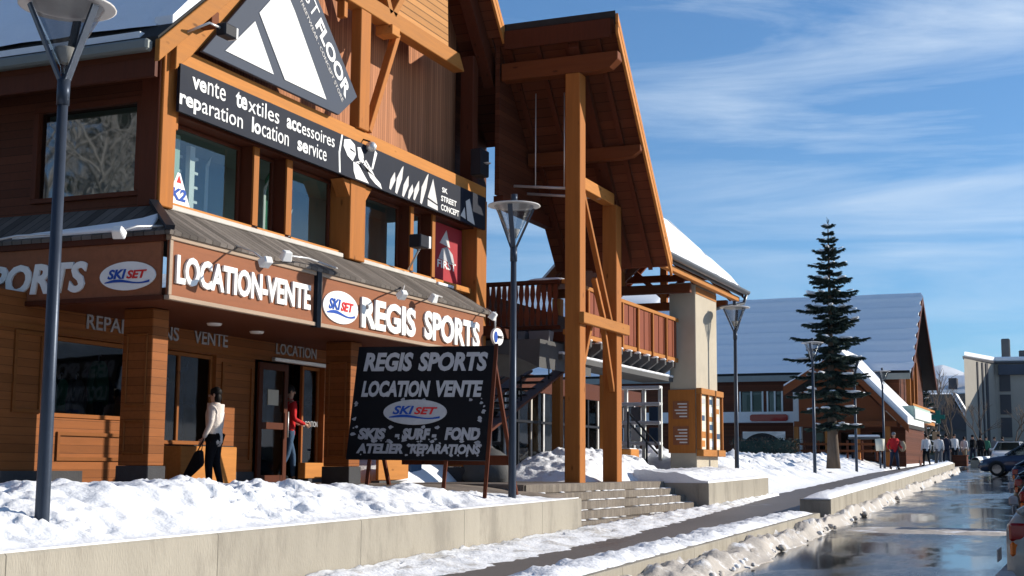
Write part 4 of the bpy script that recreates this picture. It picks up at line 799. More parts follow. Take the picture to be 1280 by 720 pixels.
MB().box(26.2, 36.0, 13.2, 13.3, 2.96, 4.35, 'red_boards').build('rear_shade_wall', bl)  # dark boards added to stand in for the shade behind the balusters
# ------------------------------------------------------------------ arcade of shops behind the passage
ar = thing('glazed_arcade', (30, 15, 0), 'dark glazed shop arcade in deep shade behind the balcony', 'building')
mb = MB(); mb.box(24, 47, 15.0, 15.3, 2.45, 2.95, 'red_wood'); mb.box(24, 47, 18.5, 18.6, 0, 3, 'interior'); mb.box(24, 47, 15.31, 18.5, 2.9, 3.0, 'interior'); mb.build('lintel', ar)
mb = MB()
for i in range(24): x = 24.2+.96*i; mb.box(x, x+.10, 15.02, 15.12, 0, 2.449, ('black_metal', 'flashing', 'galv')[i % 3])
mb.build('mullion', ar)
MB().box(24, 47, 15.06, 15.075, .02, 2.44, 'dark_pane').build('pane', ar)
MB().box(24, 47, 14.98, 15.13, 1.55, 1.62, 'black_metal').build('transom', ar); 
for k, (x, z, w, h) in enumerate(((30.2, .3, .5, 1.9), (31.3, .2, .7, 1.2), (33.1, .4, .6, 1.5), (34.6, .3, .8, 1.7), (36.2, .4, .5, 1.1), (38.4, .3, .8, 1.9), (40.1, .3, .9, 1.4))):
    d_ = thing('display_stand', (x, 15.8, 0), ('pale curtain', 'low grey stand', 'tan display stand', 'white poster stand', 'low dark stand', 'tall pale stand', 'wide tan stand')[k] + ' behind the arcade glass in the shaded passage', 'display stand', 'display stands in the arcade')
    MB().box(x-w/2, x+w/2, 15.7, 15.9, z, z+h, ('shelf_white', 'grey_paint', 'carton', 'letter_grey', 'grey_cloth', 'flashing', 'beige_cloth')[k]).build('panel', d_, bevel=.03); MB().box(x-w/2-.05, x+w/2+.05, 15.6, 16.0, 0, .06, 'black_metal').build('foot', d_)
ws = thing('display_rack', (38.2, 13.3, 0), 'white open display rack with frosted shelves behind the snow heap', 'display rack')
mb = MB()
for y in (11.75, 12.25, 12.8, 13.35): mb.box(38.6, 38.7, y-.05, y+.05, .5, 2.62, 'shelf_white')
mb.build('upright', ws)
for z in (.95, 1.55, 2.1, 2.58): MB().box(38.5, 38.8, 11.72, 13.38, z, z+.10, 'snow').build('shelf', ws, bevel=.02)
r = random.Random(9); mb = MB()
for z in (1.06, 1.66): 
    for y in (11.95, 12.5, 13.05): MB().box(38.55, 38.75, y-.15, y+.12, z, z+.4, r.choice(['grey_cloth', 'denim', 'shelf_white'])).build('goods_box', ws, bevel=.02)
# outside stair up to the balcony
os_ = thing('outdoor_stair', (30.5, 13, 0), 'dark steel stair climbing under the balcony from left to right', 'stair')
for y in (13.3, 14.3): MB().beam((27.2, y, .3), (34.6, y, 2.9), .06, .34, 'red_wood', (0, 1, 0)).build('stringer', os_)
for i in range(12): x = 27.6+.58*i; z = .45+.204*i; MB().box(x, x+.4, 13.34, 14.26, z, z+.05, 'roof_dark').build('tread', os_)
for i in range(4): x = 28+1.9*i; MB().tube([(x, 13.3, .6+.667*i), (x, 13.3, 1.5+.667*i)], .02, 'black_metal', 6).build('rail_post', os_)
MB().tube([(27.6, 13.3, 1.4), (34.4, 13.3, 3.75)], .025, 'black_metal', 6).build('handrail', os_)
hd = thing('handrail', (36, 11.6, .5), 'pair of dark handrails slanting down beside the cream column', 'handrail')
mb = MB(); mb.tube([(34.6, 11.4, 1.75), (37.2, 11.4, .95)], .03, 'black_metal', 6); mb.tube([(34.6, 11.4, 1.5), (37.2, 11.4, .7)], .03, 'black_metal', 6); mb.build('bars', hd)
for x, z in ((34.6, 1.75), (36.2, 1.25)): MB().tube([(x, 11.4, 0), (x, 11.4, z)], .03, 'black_metal', 6).build('rail_post', hd)
oc = thing('wooden_crate', (34.2, 11.0, .7), 'orange wooden trough half sunk in the snow heap beyond the posts', 'trough')
mb = MB(); mb.box(33.9, 34.6, 11.1, 11.5, .45, .78, 'beam_x'); mb.build('trough', oc, bevel=.02); MB().box(33.95, 34.55, 11.15, 11.45, .782, .80, 'snow').build('snow_fill', oc)
rk = thing('snow_boulder', (25.9, 11.4, 0), 'rounded grey rock with snow at its foot under the flower boxes', 'rock'); MB().blob((25.9, 11.6, .22), (.55, .5, .48), 'grey_concrete', 5, .25, 10).build('stone', rk)
sr = thing('ski_stand', (26.2, 13.6, 0), 'row of thin white poles standing in the dark passage left of the first post', 'ski stand')
for k in range(9): x = 24.6+.36*k; MB().tube([(x, 13.6, 0), (x+.04*math.sin(k*3), 13.6+.1*math.cos(k*2), 2.35)], .018+.012*(k % 3 == 0), ('shelf_white', 'galv', 'letter_grey')[k % 3], 6).build('pole', sr)
MB().tube([(24.4, 13.6, 1.1), (27.7, 13.6, 1.1)], .02, 'black_metal', 6).build('cross_bar', sr)
# ------------------------------------------------------------------ street lamps
lp = thing('street_lamp', (0, 0, 0), 'x', 'street lamp', 'street lamps with cone heads')
mb = MB(); mb.tube([(0, 0, -.5), (0, 0, .02), (0, 0, 1.0), (0, 0, 3.75)], [.064, .064, .060, .047], 'pole_paint', 14); mb.tube([(0, 0, 3.70), (0, 0, 3.93)], [.058, .058], 'pole_paint', 14); mb.build('pole', lp)
for k in range(3):
    a = 2*math.pi*k/3 + .35; c, s = math.cos(a), math.sin(a)
    mb = MB(); mb.beam((c*.035, s*.035, 3.92), (c*.335, s*.335, 4.58), .022, .075, 'pole_paint', (-s, c, 0)); mb.build('arm', lp)
mb = MB(); mb.lathe((0, 0, 0), [(.03, 3.98), (.035, 4.04), (.31, 4.58), (.325, 4.60)], 'lamp_glass', 24); mb.build('lamp_bowl', lp)
mb = MB(); mb.lathe((0, 0, 0), [(.035, 4.08), (.05, 4.085), (.095, 4.22), (.08, 4.225)], 'flashing', 18); mb.build('reflector', lp)
mb = MB(); mb.lathe((0, 0, 0), [(.0, 4.66), (.22, 4.655), (.42, 4.62), (.43, 4.605), (.41, 4.60), (.20, 4.63), (.0, 4.64)], 'letter_grey', 28); mb.build('lamp_disc', lp)
mb = MB(); mb.tube([(0, 0, 4.66), (0, 0, 4.80)], .055, 'pole_paint', 12); mb.build('cap', lp)
LP = [((9.87, 8.81, -.22), 'nearest street lamp, a dark blue pole in the snow before the shaded shop side'), ((20.1, 8.55, -.10), 'street lamp beside the black sandwich board at the terrace edge'), ((38.1, 9.36, .22), 'street lamp in the snow just past the cream column'),
      ((52.2, 9.85, .42), 'street lamp standing in front of the spruce trunk'), ((62.2, 9.9, .55), 'street lamp before the snowy porch roof edge, past the spruce'), ((73.0, 10.2, .7), 'street lamp between the porch and the red jacketed walker'), ((91, 10.95, .98), 'farthest street lamp, beside the green awning')]
for k, (p, l) in enumerate(LP):
    if k == 0: lp.location = p; lp.scale = (1.05,)*3; lp['label'] = l; lp.rotation_euler.z = 2.2
    else: dup(lp, p, l, rotz=k*.9, scale=1.0)
# ------------------------------------------------------------------ easel board
TL, TR_, BL, BR = Vector((19.5, 10.96, 2.26)), Vector((19.9, 8.70, 2.25)), Vector((19.0, 10.92, .45)), Vector((19.40, 8.72, .38))
eb = thing('sandwich_board', (19.6, 9.8, 0), 'big black leaning board with worn white REGIS SPORTS lettering, before the shop', 'sandwich board')
U = (TR_-TL).normalized(); Wd = ((TR_-TL).length + (BR-BL).length)/2; V0_ = ((TL-BL)+(TR_-BR)).normalized(); V = (V0_ - U*U.dot(V0_)).normalized(); Hh = (TL-BL).length; NB = U.cross(V)
B0 = (BL+BR)/2 - U*Wd/2
mb = MB(); mb.prism([B0, B0+U*Wd, B0+U*Wd+V*Hh, B0+V*Hh], -NB*.04, 'board_black'); mb.build('panel', eb)
pt = lambda a, b: B0 + U*(a*Wd) + V*(b*Hh) + NB*.002
def bl_(s, a, b, w, h, mt, bold, sl=.12): return lettering('lettering', s, eb, pt(a, b), U, V, w*Wd, h*Hh, mt, bold, .006, sl)
bl_('REGIS', .055, .775, .36, .17, 'grey_paint', .045); bl_('SPORTS', .46, .775, .50, .17, 'grey_paint', .045)
bl_('LOCATION', .06, .545, .50, .145, 'grey_paint', .045); bl_('VENTE', .60, .545, .34, .145, 'grey_paint', .045)
bl_('SKIS', .07, .17, .20, .10, 'worn_paint', .06); bl_('- SURF -', .34, .17, .30, .10, 'worn_paint', .06); bl_('FOND', .70, .17, .25, .11, 'worn_paint', .06)
bl_('ATELIER', .07, .05, .34, .085, 'worn_paint', .05); bl_('REPARATIONS', .46, .05, .50, .085, 'worn_paint', .05)
ski_logo(eb, pt(.24, .30), U, V, .46*Wd, .22*Hh, 'grey_paint')
mb = MB(); r = random.Random(6)                              # torn scraps of old paint round the words
for k in range(60):
    a, b = r.choice(((r.uniform(.05, .95), r.choice((.52, .15, .16, .28, .04))), (r.choice((.03, .96, .94)), r.uniform(.1, .55)), (r.uniform(.3, .9), r.uniform(.1, .2)))); w = r.uniform(.006, .02)
    q = [(a*Wd + w*Wd*math.cos(t)*r.uniform(.4, 1.3), b*Hh + w*Hh*math.sin(t)*r.uniform(.4, 1.3)) for t in [i*math.pi/3 for i in range(6)]]
    plate(B0+NB*.001, U, V, q, 'worn_paint', .003, mb)
tag(mb.build('paint_scraps', eb), kind='stuff')
for a, top in ((1.0, 1.02), (.72, .02), (.17, .02)):
    q = B0 + U*(a*Wd+(.03 if a == 1 else 0)); p1 = q + V*(top*Hh); p0 = q - V*((q.z+.15)/V.z); MB().beam(p0-NB*.025, p1-NB*.025, .045, .055, 'red_wood', U).build('front_leg', eb)
for a in (.02, .98):
    p1 = B0 + U*(a*Wd) + V*(Hh*.99) - NB*.06; MB().beam(p1, (p1.x+1.15, p1.y+.05, -.15), .045, .06, 'red_wood', (0, 1, 0)).build('rear_leg', eb)
p1 = B0 - NB*.06
MB().beam((20.85, 8.85, .42), (20.85, 10.9, .42), .04, .16, 'red_wood').build('cross_bar', eb); MB().beam(pt(0, -.24)-NB*.05, pt(.17, -.24)-NB*.05, .03, .03, 'red_wood').build('cross_bar', eb)
# planter box, and a low wall / bench at the glass
pb = thing('planter_box', (18, 13, 0), 'square orange wooden planter box against the shop front', 'planter')
mb = MB(); mb.box(17.38, 18.86, 12.88, 13.24, -.05, .60, 'beam_x'); mb.build('box', pb, bevel=.012); MB().box(17.42, 18.82, 12.92, 13.23, .602, .62, 'roof_dark').build('soil', pb)
cb = thing('low_bench', (22.4, 12.7, 0), 'low orange plank bench under the shop glass beside the open door', 'bench')
MB().box(21.35, 22.5, 13.12, 13.27, .08, .36, 'beam_x').build('plank', cb, bevel=.01); MB().box(21.5, 22.4, 13.14, 13.25, -.05, .078, 'plinth').build('foot', cb)
fu = thing('low_bench', (22.9, 12.9, 0), 'bright orange trestle with dark bars seen under the black board', 'trestle')
mb = MB(); mb.box(22.4, 23.6, 12.2, 12.26, .05, .55, 'beam_x'); mb.build('plank', fu, bevel=.01); MB().box(22.35, 23.65, 12.15, 12.32, -.05, .04, 'grey_concrete').build('foot', fu)
bb = thing('storage_bin', (24.2, 12.6, 0), 'small blue plastic bin seen under the black board', 'bin'); MB().prism([(23.9, 12.3, 0), (24.35, 12.3, 0), (24.40, 12.3, .6), (23.85, 12.3, .6)], (0, .4, 0), 'denim').build('body', bb, bevel=.02); MB().box(23.82, 24.43, 12.27, 12.73, .602, .64, 'blue_print').build('lid', bb)
# ------------------------------------------------------------------ people
def skin(pts, edges, sub=1):
    me = bpy.data.meshes.new('s'); names = list(pts); ix = {n: i for i, n in enumerate(names)}
    me.from_pydata([pts[n][0] for n in names], [(ix[a], ix[b]) for a, b in edges], [])
    o = bpy.data.objects.new('s', me); COL.objects.link(o); o.modifiers.new('k', 'SKIN')
    for n in names: r = pts[n][1]; me.skin_vertices[0].data[ix[n]].radius = r if isinstance(r, tuple) else (r, r)
    me.skin_vertices[0].data[0].use_root = True
    s = o.modifiers.new('u', 'SUBSURF'); s.levels = s.render_levels = sub
    e = bpy.data.meshes.new_from_object(o.evaluated_get(bpy.context.evaluated_depsgraph_get()))
    r = ([tuple(v.co) for v in e.vertices], [tuple(p.vertices) for p in e.polygons]); bpy.data.objects.remove(o); bpy.data.meshes.remove(me); bpy.data.meshes.remove(e); return r
def add_hand(mb, wrist, direc, side, s=1.):
    """palm, four curled fingers of different lengths and a thumb from the side of the palm"""
    w = Vector(wrist); d = Vector(direc).normalized(); inn = Vector((-side, 0, 0)); inn = (inn - d*inn.dot(d)).normalized(); fwd = d.cross(inn)*(1 if side > 0 else -1); fwd = Vector((0, -1, 0)) - d*Vector((0, -1, 0)).dot(d); fwd.normalize()
    v, f = skin({'a': (tuple(w - d*.03), (.026, .022)), 'b': (tuple(w + d*.035*s), (.022, .036)), 'c': (tuple(w + d*.085*s), (.017, .038))}, [('a', 'b'), ('b', 'c')]); mb.add(v, f, 'skin', True)
    for k, L_ in enumerate((.068, .078, .072, .056)):
        p = w + d*.08*s + fwd*(.030-.020*k)*s; q = p + d*L_*.5*s + inn*.008; e = q + d*L_*.38*s + inn*.026
        mb.tube([p, q, e], [.0095*s, .0088*s, .0070*s], 'skin', 6)
    p = w + d*.025*s + fwd*.026*s; mb.tube([p, p + (d*.6+fwd*.8)*.035*s, p + (d*.6+fwd*.8)*.035*s + (d*.95+fwd*.25)*.032*s], [.012*s, .0105*s, .0085*s], 'skin', 6)
def person(name, loc, rotz, h, label, top, legs, pose, hair='dark_hair', hat=None, group=None, skirt=0., shoe='black_cloth', bulk=1., long_hair=False):
    """a standing or walking figure facing local -Y. pose: stride (m), arm_l, arm_r as (elbow offset, wrist offset) from the shoulder"""
    k = h/1.75; t = thing(name, loc, label, 'person', group); t['_o'] = (0, 0, 0)
    st = pose.get('stride', .12); lean = pose.get('lean', 0.)
    J = {'pelvis': (0, 0, .94), 'waist': (0, -.01+lean*.3, 1.08), 'chest': (0, -.01+lean*.7, 1.30), 'shoulders': (0, lean*.9, 1.43), 'neck': (0, -.01+lean, 1.50), 'jaw': (0, -.045+lean*1.1, 1.575), 'brow': (0, -.02+lean*1.2, 1.66), 'crown': (0, .0+lean*1.2, 1.715)}
    for s, n in ((-1, 'r'), (1, 'l')):
        a = pose.get('arm_'+n, ((s*.06, .03, -.29), (s*.08, -.05, -.53)))
        sh = Vector((s*.175, lean*.9, 1.41)); J['sh'+n] = tuple(sh); J['el'+n] = tuple(sh+Vector(a[0])); J['wr'+n] = tuple(sh+Vector(a[1]))
        f = -s*st if not pose.get('swap') else s*st
        J['hip'+n] = (s*.09, 0, .90); J['kn'+n] = (s*.10, -abs(f)*.15+f*.55-.02, .50); J['an'+n] = (s*.105, f+.02+(.04 if f > 0 else 0), .09+(.05 if f > .15 else 0)); J['to'+n] = (s*.125, f-.15, .035+(.0 if f <= .15 else .01))
    J = {n: Vector(p)*k for n, p in J.items()}
    rad = {'pelvis': (.145, .105), 'waist': (.125, .095), 'chest': (.155, .105), 'shoulders': (.12, .085), 'neck': .052, 'jaw': (.058, .066), 'brow': (.074, .092), 'crown': (.055, .065)}
    for n in 'rl': rad.update({'sh'+n: .062, 'el'+n: .042, 'wr'+n: .028, 'hip'+n: .088, 'kn'+n: .056, 'an'+n: .038, 'to'+n: .030})
    P = {n: (tuple(J[n]), tuple(x*k for x in rad[n]) if isinstance(rad[n], tuple) else rad[n]*k) for n in J}
    E = [('pelvis', 'waist'), ('waist', 'chest'), ('chest', 'shoulders'), ('shoulders', 'neck'), ('neck', 'jaw'), ('jaw', 'brow'), ('brow', 'crown')]
    for n in 'rl': E += [('shoulders', 'sh'+n), ('sh'+n, 'el'+n), ('el'+n, 'wr'+n), ('pelvis', 'hip'+n), ('hip'+n, 'kn'+n), ('kn'+n, 'an'+n), ('an'+n, 'to'+n)]
    mb = MB(); v, f = skin(P, E); mb.add(v, f, 'skin', True)
    hx = J['brow']; 
    mb.blob(hx + Vector((0, -.098, -.035))*k, (.013*k, .020*k, .024*k), 'skin', 1, .05, 5)
    for s in (-1, 1): mb.blob(hx + Vector((s*.031, -.080, -.008))*k, (.013*k, .008*k, .008*k), 'black_cloth', 1, 0, 4); mb.blob(hx + Vector((s*.078, .012, -.03))*k, (.012*k, .022*k, .032*k), 'skin', 1, 0, 5)
    mb.blob(hx + Vector((0, -.088, -.075))*k, (.024*k, .008*k, .006*k), 'tail_red', 1, 0, 4)
    for s, n in ((-1, 'r'), (1, 'l')): add_hand(mb, J['wr'+n], J['wr'+n]-J['el'+n], s, k)
    mb.build('body', t)
    # clothes
    P2 = dict(P); P2['pelvis'] = (P['pelvis'][0], (.088*k, .070*k))
    def cloth(nm, names, edges, grow, mt, extra=None, P=P):
        Q = {n: (P[n][0], tuple(x*grow*bulk for x in P[n][1]) if isinstance(P[n][1], tuple) else P[n][1]*grow*bulk) for n in names}
        if extra: Q.update(extra)
        v, f = skin(Q, edges); b = MB(); b.add(v, f, mt, True); return b.build(nm, t)
    hem = .78-skirt
    ex = {'hem': ((0, 0, hem*k), ((.178+skirt*.12)*k*bulk, (.138+skirt*.1)*k*bulk))}
    names = ['chest', 'waist', 'pelvis', 'shoulders', 'shr', 'elr', 'wrr', 'shl', 'ell', 'wrl']
    ee = [('chest', 'waist'), ('waist', 'pelvis'), ('pelvis', 'hem'), ('chest', 'shoulders'), ('shoulders', 'shr'), ('shr', 'elr'), ('elr', 'wrr'), ('shoulders', 'shl'), ('shl', 'ell'), ('ell', 'wrl')]
    cloth('jacket', names, ee, 1.24, top, ex)
    MB().tube([J['shoulders']+Vector((0, .0, .0)), J['neck']+Vector((0, 0, .01*k))], [.105*k, .074*k], top, 12).build('collar', t)
    cloth('trousers', ['pelvis', 'hipr', 'knr', 'anr', 'hipl', 'knl', 'anl'], [('pelvis', 'hipr'), ('hipr', 'knr'), ('knr', 'anr'), ('pelvis', 'hipl'), ('hipl', 'knl'), ('knl', 'anl')], 1.22, legs, None, P2)
    for n in 'rl':
        b = MB(); b.blob((J['an'+n]+J['to'+n])*.5 + Vector((0, 0, .005*k)), (.05*k, .135*k, .05*k), shoe, 3, .05, 6); b.build('shoe', t)
    b = MB()
    if hat: b.blob(hx + Vector((0, .008, .048))*k, (.090*k, .108*k, .085*k), hat, 3, .05, 8); b.build('hat', t)
    else:
        b.blob(hx + Vector((0, .020, .022))*k, (.090*k, .104*k, .098*k), hair, 5, .12, 8)
        if long_hair: b.blob(hx + Vector((0, .055, -.07))*k, (.085*k, .060*k, .11*k), hair, 8, .15, 8)
        b.build('hair', t)
    t.rotation_euler.z = rotz; return t
w = person('person', (17.62, 12.45, -.09), R(196), 1.57, 'woman in a cream jacket and black trousers looking in at the shop window', 'cream_wool', 'black_cloth', {'stride': .05, 'arm_r': ((-.07, .02, -.28), (-.11, -.06, -.52)), 'arm_l': ((.06, .0, -.28), (.10, -.10, -.52))}, long_hair=True, skirt=.06, bulk=1.18)
bag = thing('handbag', (17.78, 12.6, .45), 'black handbag hanging from the cream-jacketed woman', 'bag')
bag.location = (17.30, 12.58, .30); bag['_o'] = (0, 0, 0)
MB().prism([(-.04, -.17, .02), (-.04, .13, -.22), (-.04, .20, -.16), (-.04, -.02, .22), (-.04, -.14, .24)], (.10, 0, 0), 'black_cloth').build('pouch', bag, bevel=.03); MB().tube([(.01, -.12, .22), (.03, -.14, .40), (.01, -.04, .20)], .010, 'black_cloth', 6).build('strap', bag)
person('person', (21.22, 13.42, -.0), R(60), 1.74, 'man in red top and blue jeans stepping through the shop doorway', 'red_cloth', 'denim', {'stride': .20, 'arm_r': ((-.07, .02, -.27), (-.02, -.24, -.36)), 'arm_l': ((.07, -.02, -.27), (.02, -.26, -.33))})
def zs(x): return zw(x)
person('person', (68.8, 9.15, zs(68.8)), R(-62), 1.80, 'walker in a bright red jacket and dark trousers on the pavement', 'red_cloth', 'navy_cloth', {'stride': .22, 'arm_r': ((-.12, .05, -.26), (-.10, -.16, -.45)), 'arm_l': ((.12, -.02, -.26), (.14, -.20, -.40))}, hat='grey_cloth', bulk=1.15)
bk = thing('backpack', (68.9, 9.3, 1.0), 'beige rucksack on the shoulder of the red jacketed walker', 'bag'); MB().blob((69.0, 8.78, zs(69)+1.15), (.14, .17, .26), 'beige_cloth', 2, .15, 8).build('sack', bk); MB().tube([(68.86, 8.86, zs(69)+1.45), (68.72, 8.9, zs(69)+1.2)], .02, 'black_cloth', 6).build('strap', bk)
gr = 'people walking far up the pavement'
FAR = [((77.6, 8.62), 'white_cloth', 'black_cloth', 1.74, 'far stroller in a white top with black hair and black trousers', {'stride': .15}, 120, None), ((78.4, 8.05), 'white_cloth', 'grey_cloth', 1.72, 'far stroller in a white coat and grey trousers', {'stride': .18}, 100, 'black_cloth'),
       ((79.4, 7.75), 'navy_cloth', 'navy_cloth', 1.78, 'far stroller dressed all in navy beside the white coats', {'stride': .2}, 110, None), ((84.0, 7.75), 'white_cloth', 'black_cloth', 1.76, 'far stroller in a white jumper, right of the navy one', {'stride': .12}, -60, None),
       ((94.5, 8.1), 'white_cloth', 'beige_cloth', 1.7, 'distant figure in white with beige trousers near the brown crate', {'stride': .16}, 60, None), ((97, 7.75), 'black_cloth', 'navy_cloth', 1.82, 'tall distant figure in black, first of the dark trio', {'stride': .12}, 140, 'black_cloth'),
       ((98, 7.35), 'black_cloth', 'black_cloth', 1.80, 'distant figure all in black, middle of the dark trio', {'stride': .2}, 100, None), ((99, 7.05), 'green_cloth', 'black_cloth', 1.74, 'distant figure in a green jacket beside the dark trio', {'stride': .1}, -80, None),
       ((101, 6.65), 'grey_cloth', 'white_cloth', 1.74, 'distant figure in grey with white trousers, past the dark trio', {'stride': .18}, -90, None), ((103, 6.25), 'black_cloth', 'red_cloth', 1.78, 'distant figure in black with dark red trousers nearest the white car', {'stride': .15}, 90, None)]
for (x, y), a, b, h, l, p, rz, hat in FAR: person('person', (x, y, zs(x)), R(rz), h, l, a, b, p, hat=hat, group=gr, bulk=1.12)
# ------------------------------------------------------------------ spruce
def spruce(name, loc, H, R0, seed, label, snowy=True):
    r = random.Random(seed); t = thing(name, loc, label, 'tree'); t['_o'] = (0, 0, 0)
    mb = MB(); mb.tube([(0, 0, -.5), (.02, 0, .3), (0, .02, 1.6), (0, 0, H*.5), (0, 0, H*.97)], [.30, .24, .18, .10, .02], 'tree_bark', 10); tr = mb.build('trunk', t)
    nb = MB(); sb = MB(); lb = MB(); z = H*.135; 
    PR = [(0, .60), (.1, .80), (.2, .93), (.3, 1.0), (.4, .92), (.5, .83), (.6, .71), (.7, .56), (.8, .38), (.9, .24), (1, .05)]; main = True
    while z < H*.985:
        f = (z/H-.135)/.865; full = R0*interp(PR, max(0, f)); L0 = full*(r.uniform(.9, 1.1) if main else r.uniform(.45, .65)); nbr = int(7 + 4*(1-f)); a0 = r.random()*6.28
        for i in range(nbr):
            a = a0 + 6.283*i/nbr + r.uniform(-.3, .3); L = L0*r.uniform(.72, 1.12); c, s = math.cos(a), math.sin(a); dr = -.03-.22*(1-f)+r.uniform(-.06, .06); z0 = z+r.uniform(-.06, .06)
            pts = [Vector((c*L*u, s*L*u, z0 + L*(dr*u + .10*u*u*(1 if f < .8 else 3) - .05*math.sin(u*3.14)))) for u in [q/5 for q in range(6)]]
            lb.tube(pts[:5], [.035*(1-f)+.012, .028*(1-f)+.01, .02, .012, .006], 'tree_bark', 4, False)
            for q in range(int(40 + 210*L)):
                u = r.random()**.75; i0 = min(4, int(u*5)); p = pts[i0].lerp(pts[i0+1], u*5-i0); side = r.choice((-1, 1)); sp = .10+.26*min(1, L)*(1-u*.72)
                d = Vector((c, s, 0))*r.uniform(.25, 1) + Vector((-s, c, 0))*side*r.uniform(.1, 1.3) + Vector((0, 0, r.uniform(-.36, .05))); d.normalize(); ln = sp*r.uniform(.6, 1.25); wd = ln*r.uniform(.10, .18)
                n = Vector((r.uniform(-1, 1), r.uniform(-1, 1), r.uniform(-.4, 1))); e = d.cross(n)
                if e.length < .05: continue
                e.normalize(); e *= wd; g = Vector((0, 0, -ln*.22*r.random())); mt = 'needle_light' if r.random() < .22 else 'needle'
                nb.add([p, p+d*ln*.45+e+g*.3, p+d*ln+g, p+d*ln*.45-e+g*.3], [(0, 1, 2, 3)], mt)
            if snowy and main and r.random() < .8:
                u = r.uniform(.5, .92); i0 = min(4, int(u*5)); p = pts[i0].lerp(pts[i0+1], u*5-i0); sz = r.uniform(.09, .22)*min(1, L0/1.3)**.7
                dd = (pts[i0+1]-pts[i0]).normalized(); b2 = MB(); b2.blob((0, 0, 0), (sz*1.5, sz*.85, sz*.30), 'snow', r.random()*99, .45, 5); M = dd.to_track_quat('X', 'Z').to_matrix()
                sb.add([M @ Vector(v) + p + Vector((0, 0, .07)) for v in b2.v], b2.f, 'snow', True)
        z += (.25+.11*(1-f))*r.uniform(.85, 1.15)*H/9.6; main = not main
    for k in range(26): p = Vector((0, 0, H*(.955+.045*r.random()))); d = Vector((r.uniform(-1, 1), r.uniform(-1, 1), 1.6)).normalized()*.16; e = Vector((.012, .01, 0)); nb.add([p, p+d*.5+e, p+d, p+d*.5-e], [(0, 1, 2, 3)], 'needle')
    lb.build('branches', tr); nb.build('crown', t); 
    if sb.v: tag(sb.build('snow_load', t), kind='stuff')
    t.location = loc; return t
SP = spruce('spruce_tree', (56.3, 9.88, .80), 9.7, 1.72, 5, 'tall dark spruce with snow-laden tiers standing before the wide chalet')
for k_, (x_, y_, s_) in enumerate(((-9, 12, 2.0), (-13, 17, 2.2), (-16, 8, 2.1), (-17, 23, 2.3), (-12, 3, 2.0), (-10, -4, 2.1), (-20, 30, 2.4), (-19, -2, 2.3), (-24, 12, 2.5), (-14, 36, 2.3))): dup(SP, (x_, y_, -.9), 'dark spruce out of view, added to cut the ambient light', 'unseen spruces added to cut the ambient light', rotz=k_*1.1, scale=s_)  # unseen spruces placed behind the viewer to block ambient light
spruce('spruce_tree', (118, 13.2, .9), 6.5, 1.6, 8, 'small dark spruce far down the street beside the bare trees')
def bare_tree(name, loc, H, seed, label, group=None, lean=0, mt='tree_bark', dep=5):
    r = random.Random(seed); t = thing(name, loc, label, 'tree', group); t['_o'] = (0, 0, 0); mb = MB(); cb = MB()
    def grow(p, d, L, w, k):
        q = p + d*L; m_ = p.lerp(q, .5) + Vector((r.uniform(-1, 1), r.uniform(-1, 1), 0))*L*.05
        (mb if k >= dep-1 else cb).tube([p, m_, q], [w, w*.85, w*.66], mt, 5 if k > 1 else 3, False)
        if k == 0: return
        for i in range(r.choice((2, 3, 3))):
            e = (d + Vector((r.uniform(-1, 1), r.uniform(-1, 1), r.uniform(-.25, .7)))*.75).normalized(); grow(q if i else p.lerp(q, r.uniform(.6, 1)), e, L*r.uniform(.62, .82), w*.62, k-1)
    grow(Vector((0, 0, -.3)), Vector((lean, 0, 1)).normalized(), H*.30, H*.018, dep); mb.build('trunk', t); cb.build('crown', t); t.location = loc; return t
for k, (x, y, h, l) in enumerate(((113, 12.4, 7.5, 'bare grey tree left of the far turquoise cross'), (121, 11.4, 7, 'bare grey tree right of the far turquoise cross'), (128, 13.4, 9, 'taller bare tree before the distant snow-roofed house'), (134, 10.2, 6.5, 'bare tree beside the corner of the apartment block'), (126, 6.6, 6, 'bare tree in front of the apartment block windows'))): bare_tree('bare_tree', (x, y, zw(x)), h, 20+k, l, 'bare trees far down the street')
mat('pale_bark', (.48, .46, .44), .9, .4, 5, bump=.3)
BT = bare_tree('bare_tree', (3, 20.5, -.5), 13, 41, 'bare pale tree mirrored in the shaded side window', 'bare trees mirrored in the side window', mt='pale_bark', dep=6)
for k, (x, y, q) in enumerate(((5.5, 23, 1.0), (.5, 24, 1.1), (-3, 28, 1.2), (2.5, 27, 1.1), (-5, 33, 1.3), (6.5, 19.5, .85))): dup(BT, (x, y, -.5), None, rotz=1.3*k+.8, scale=q)
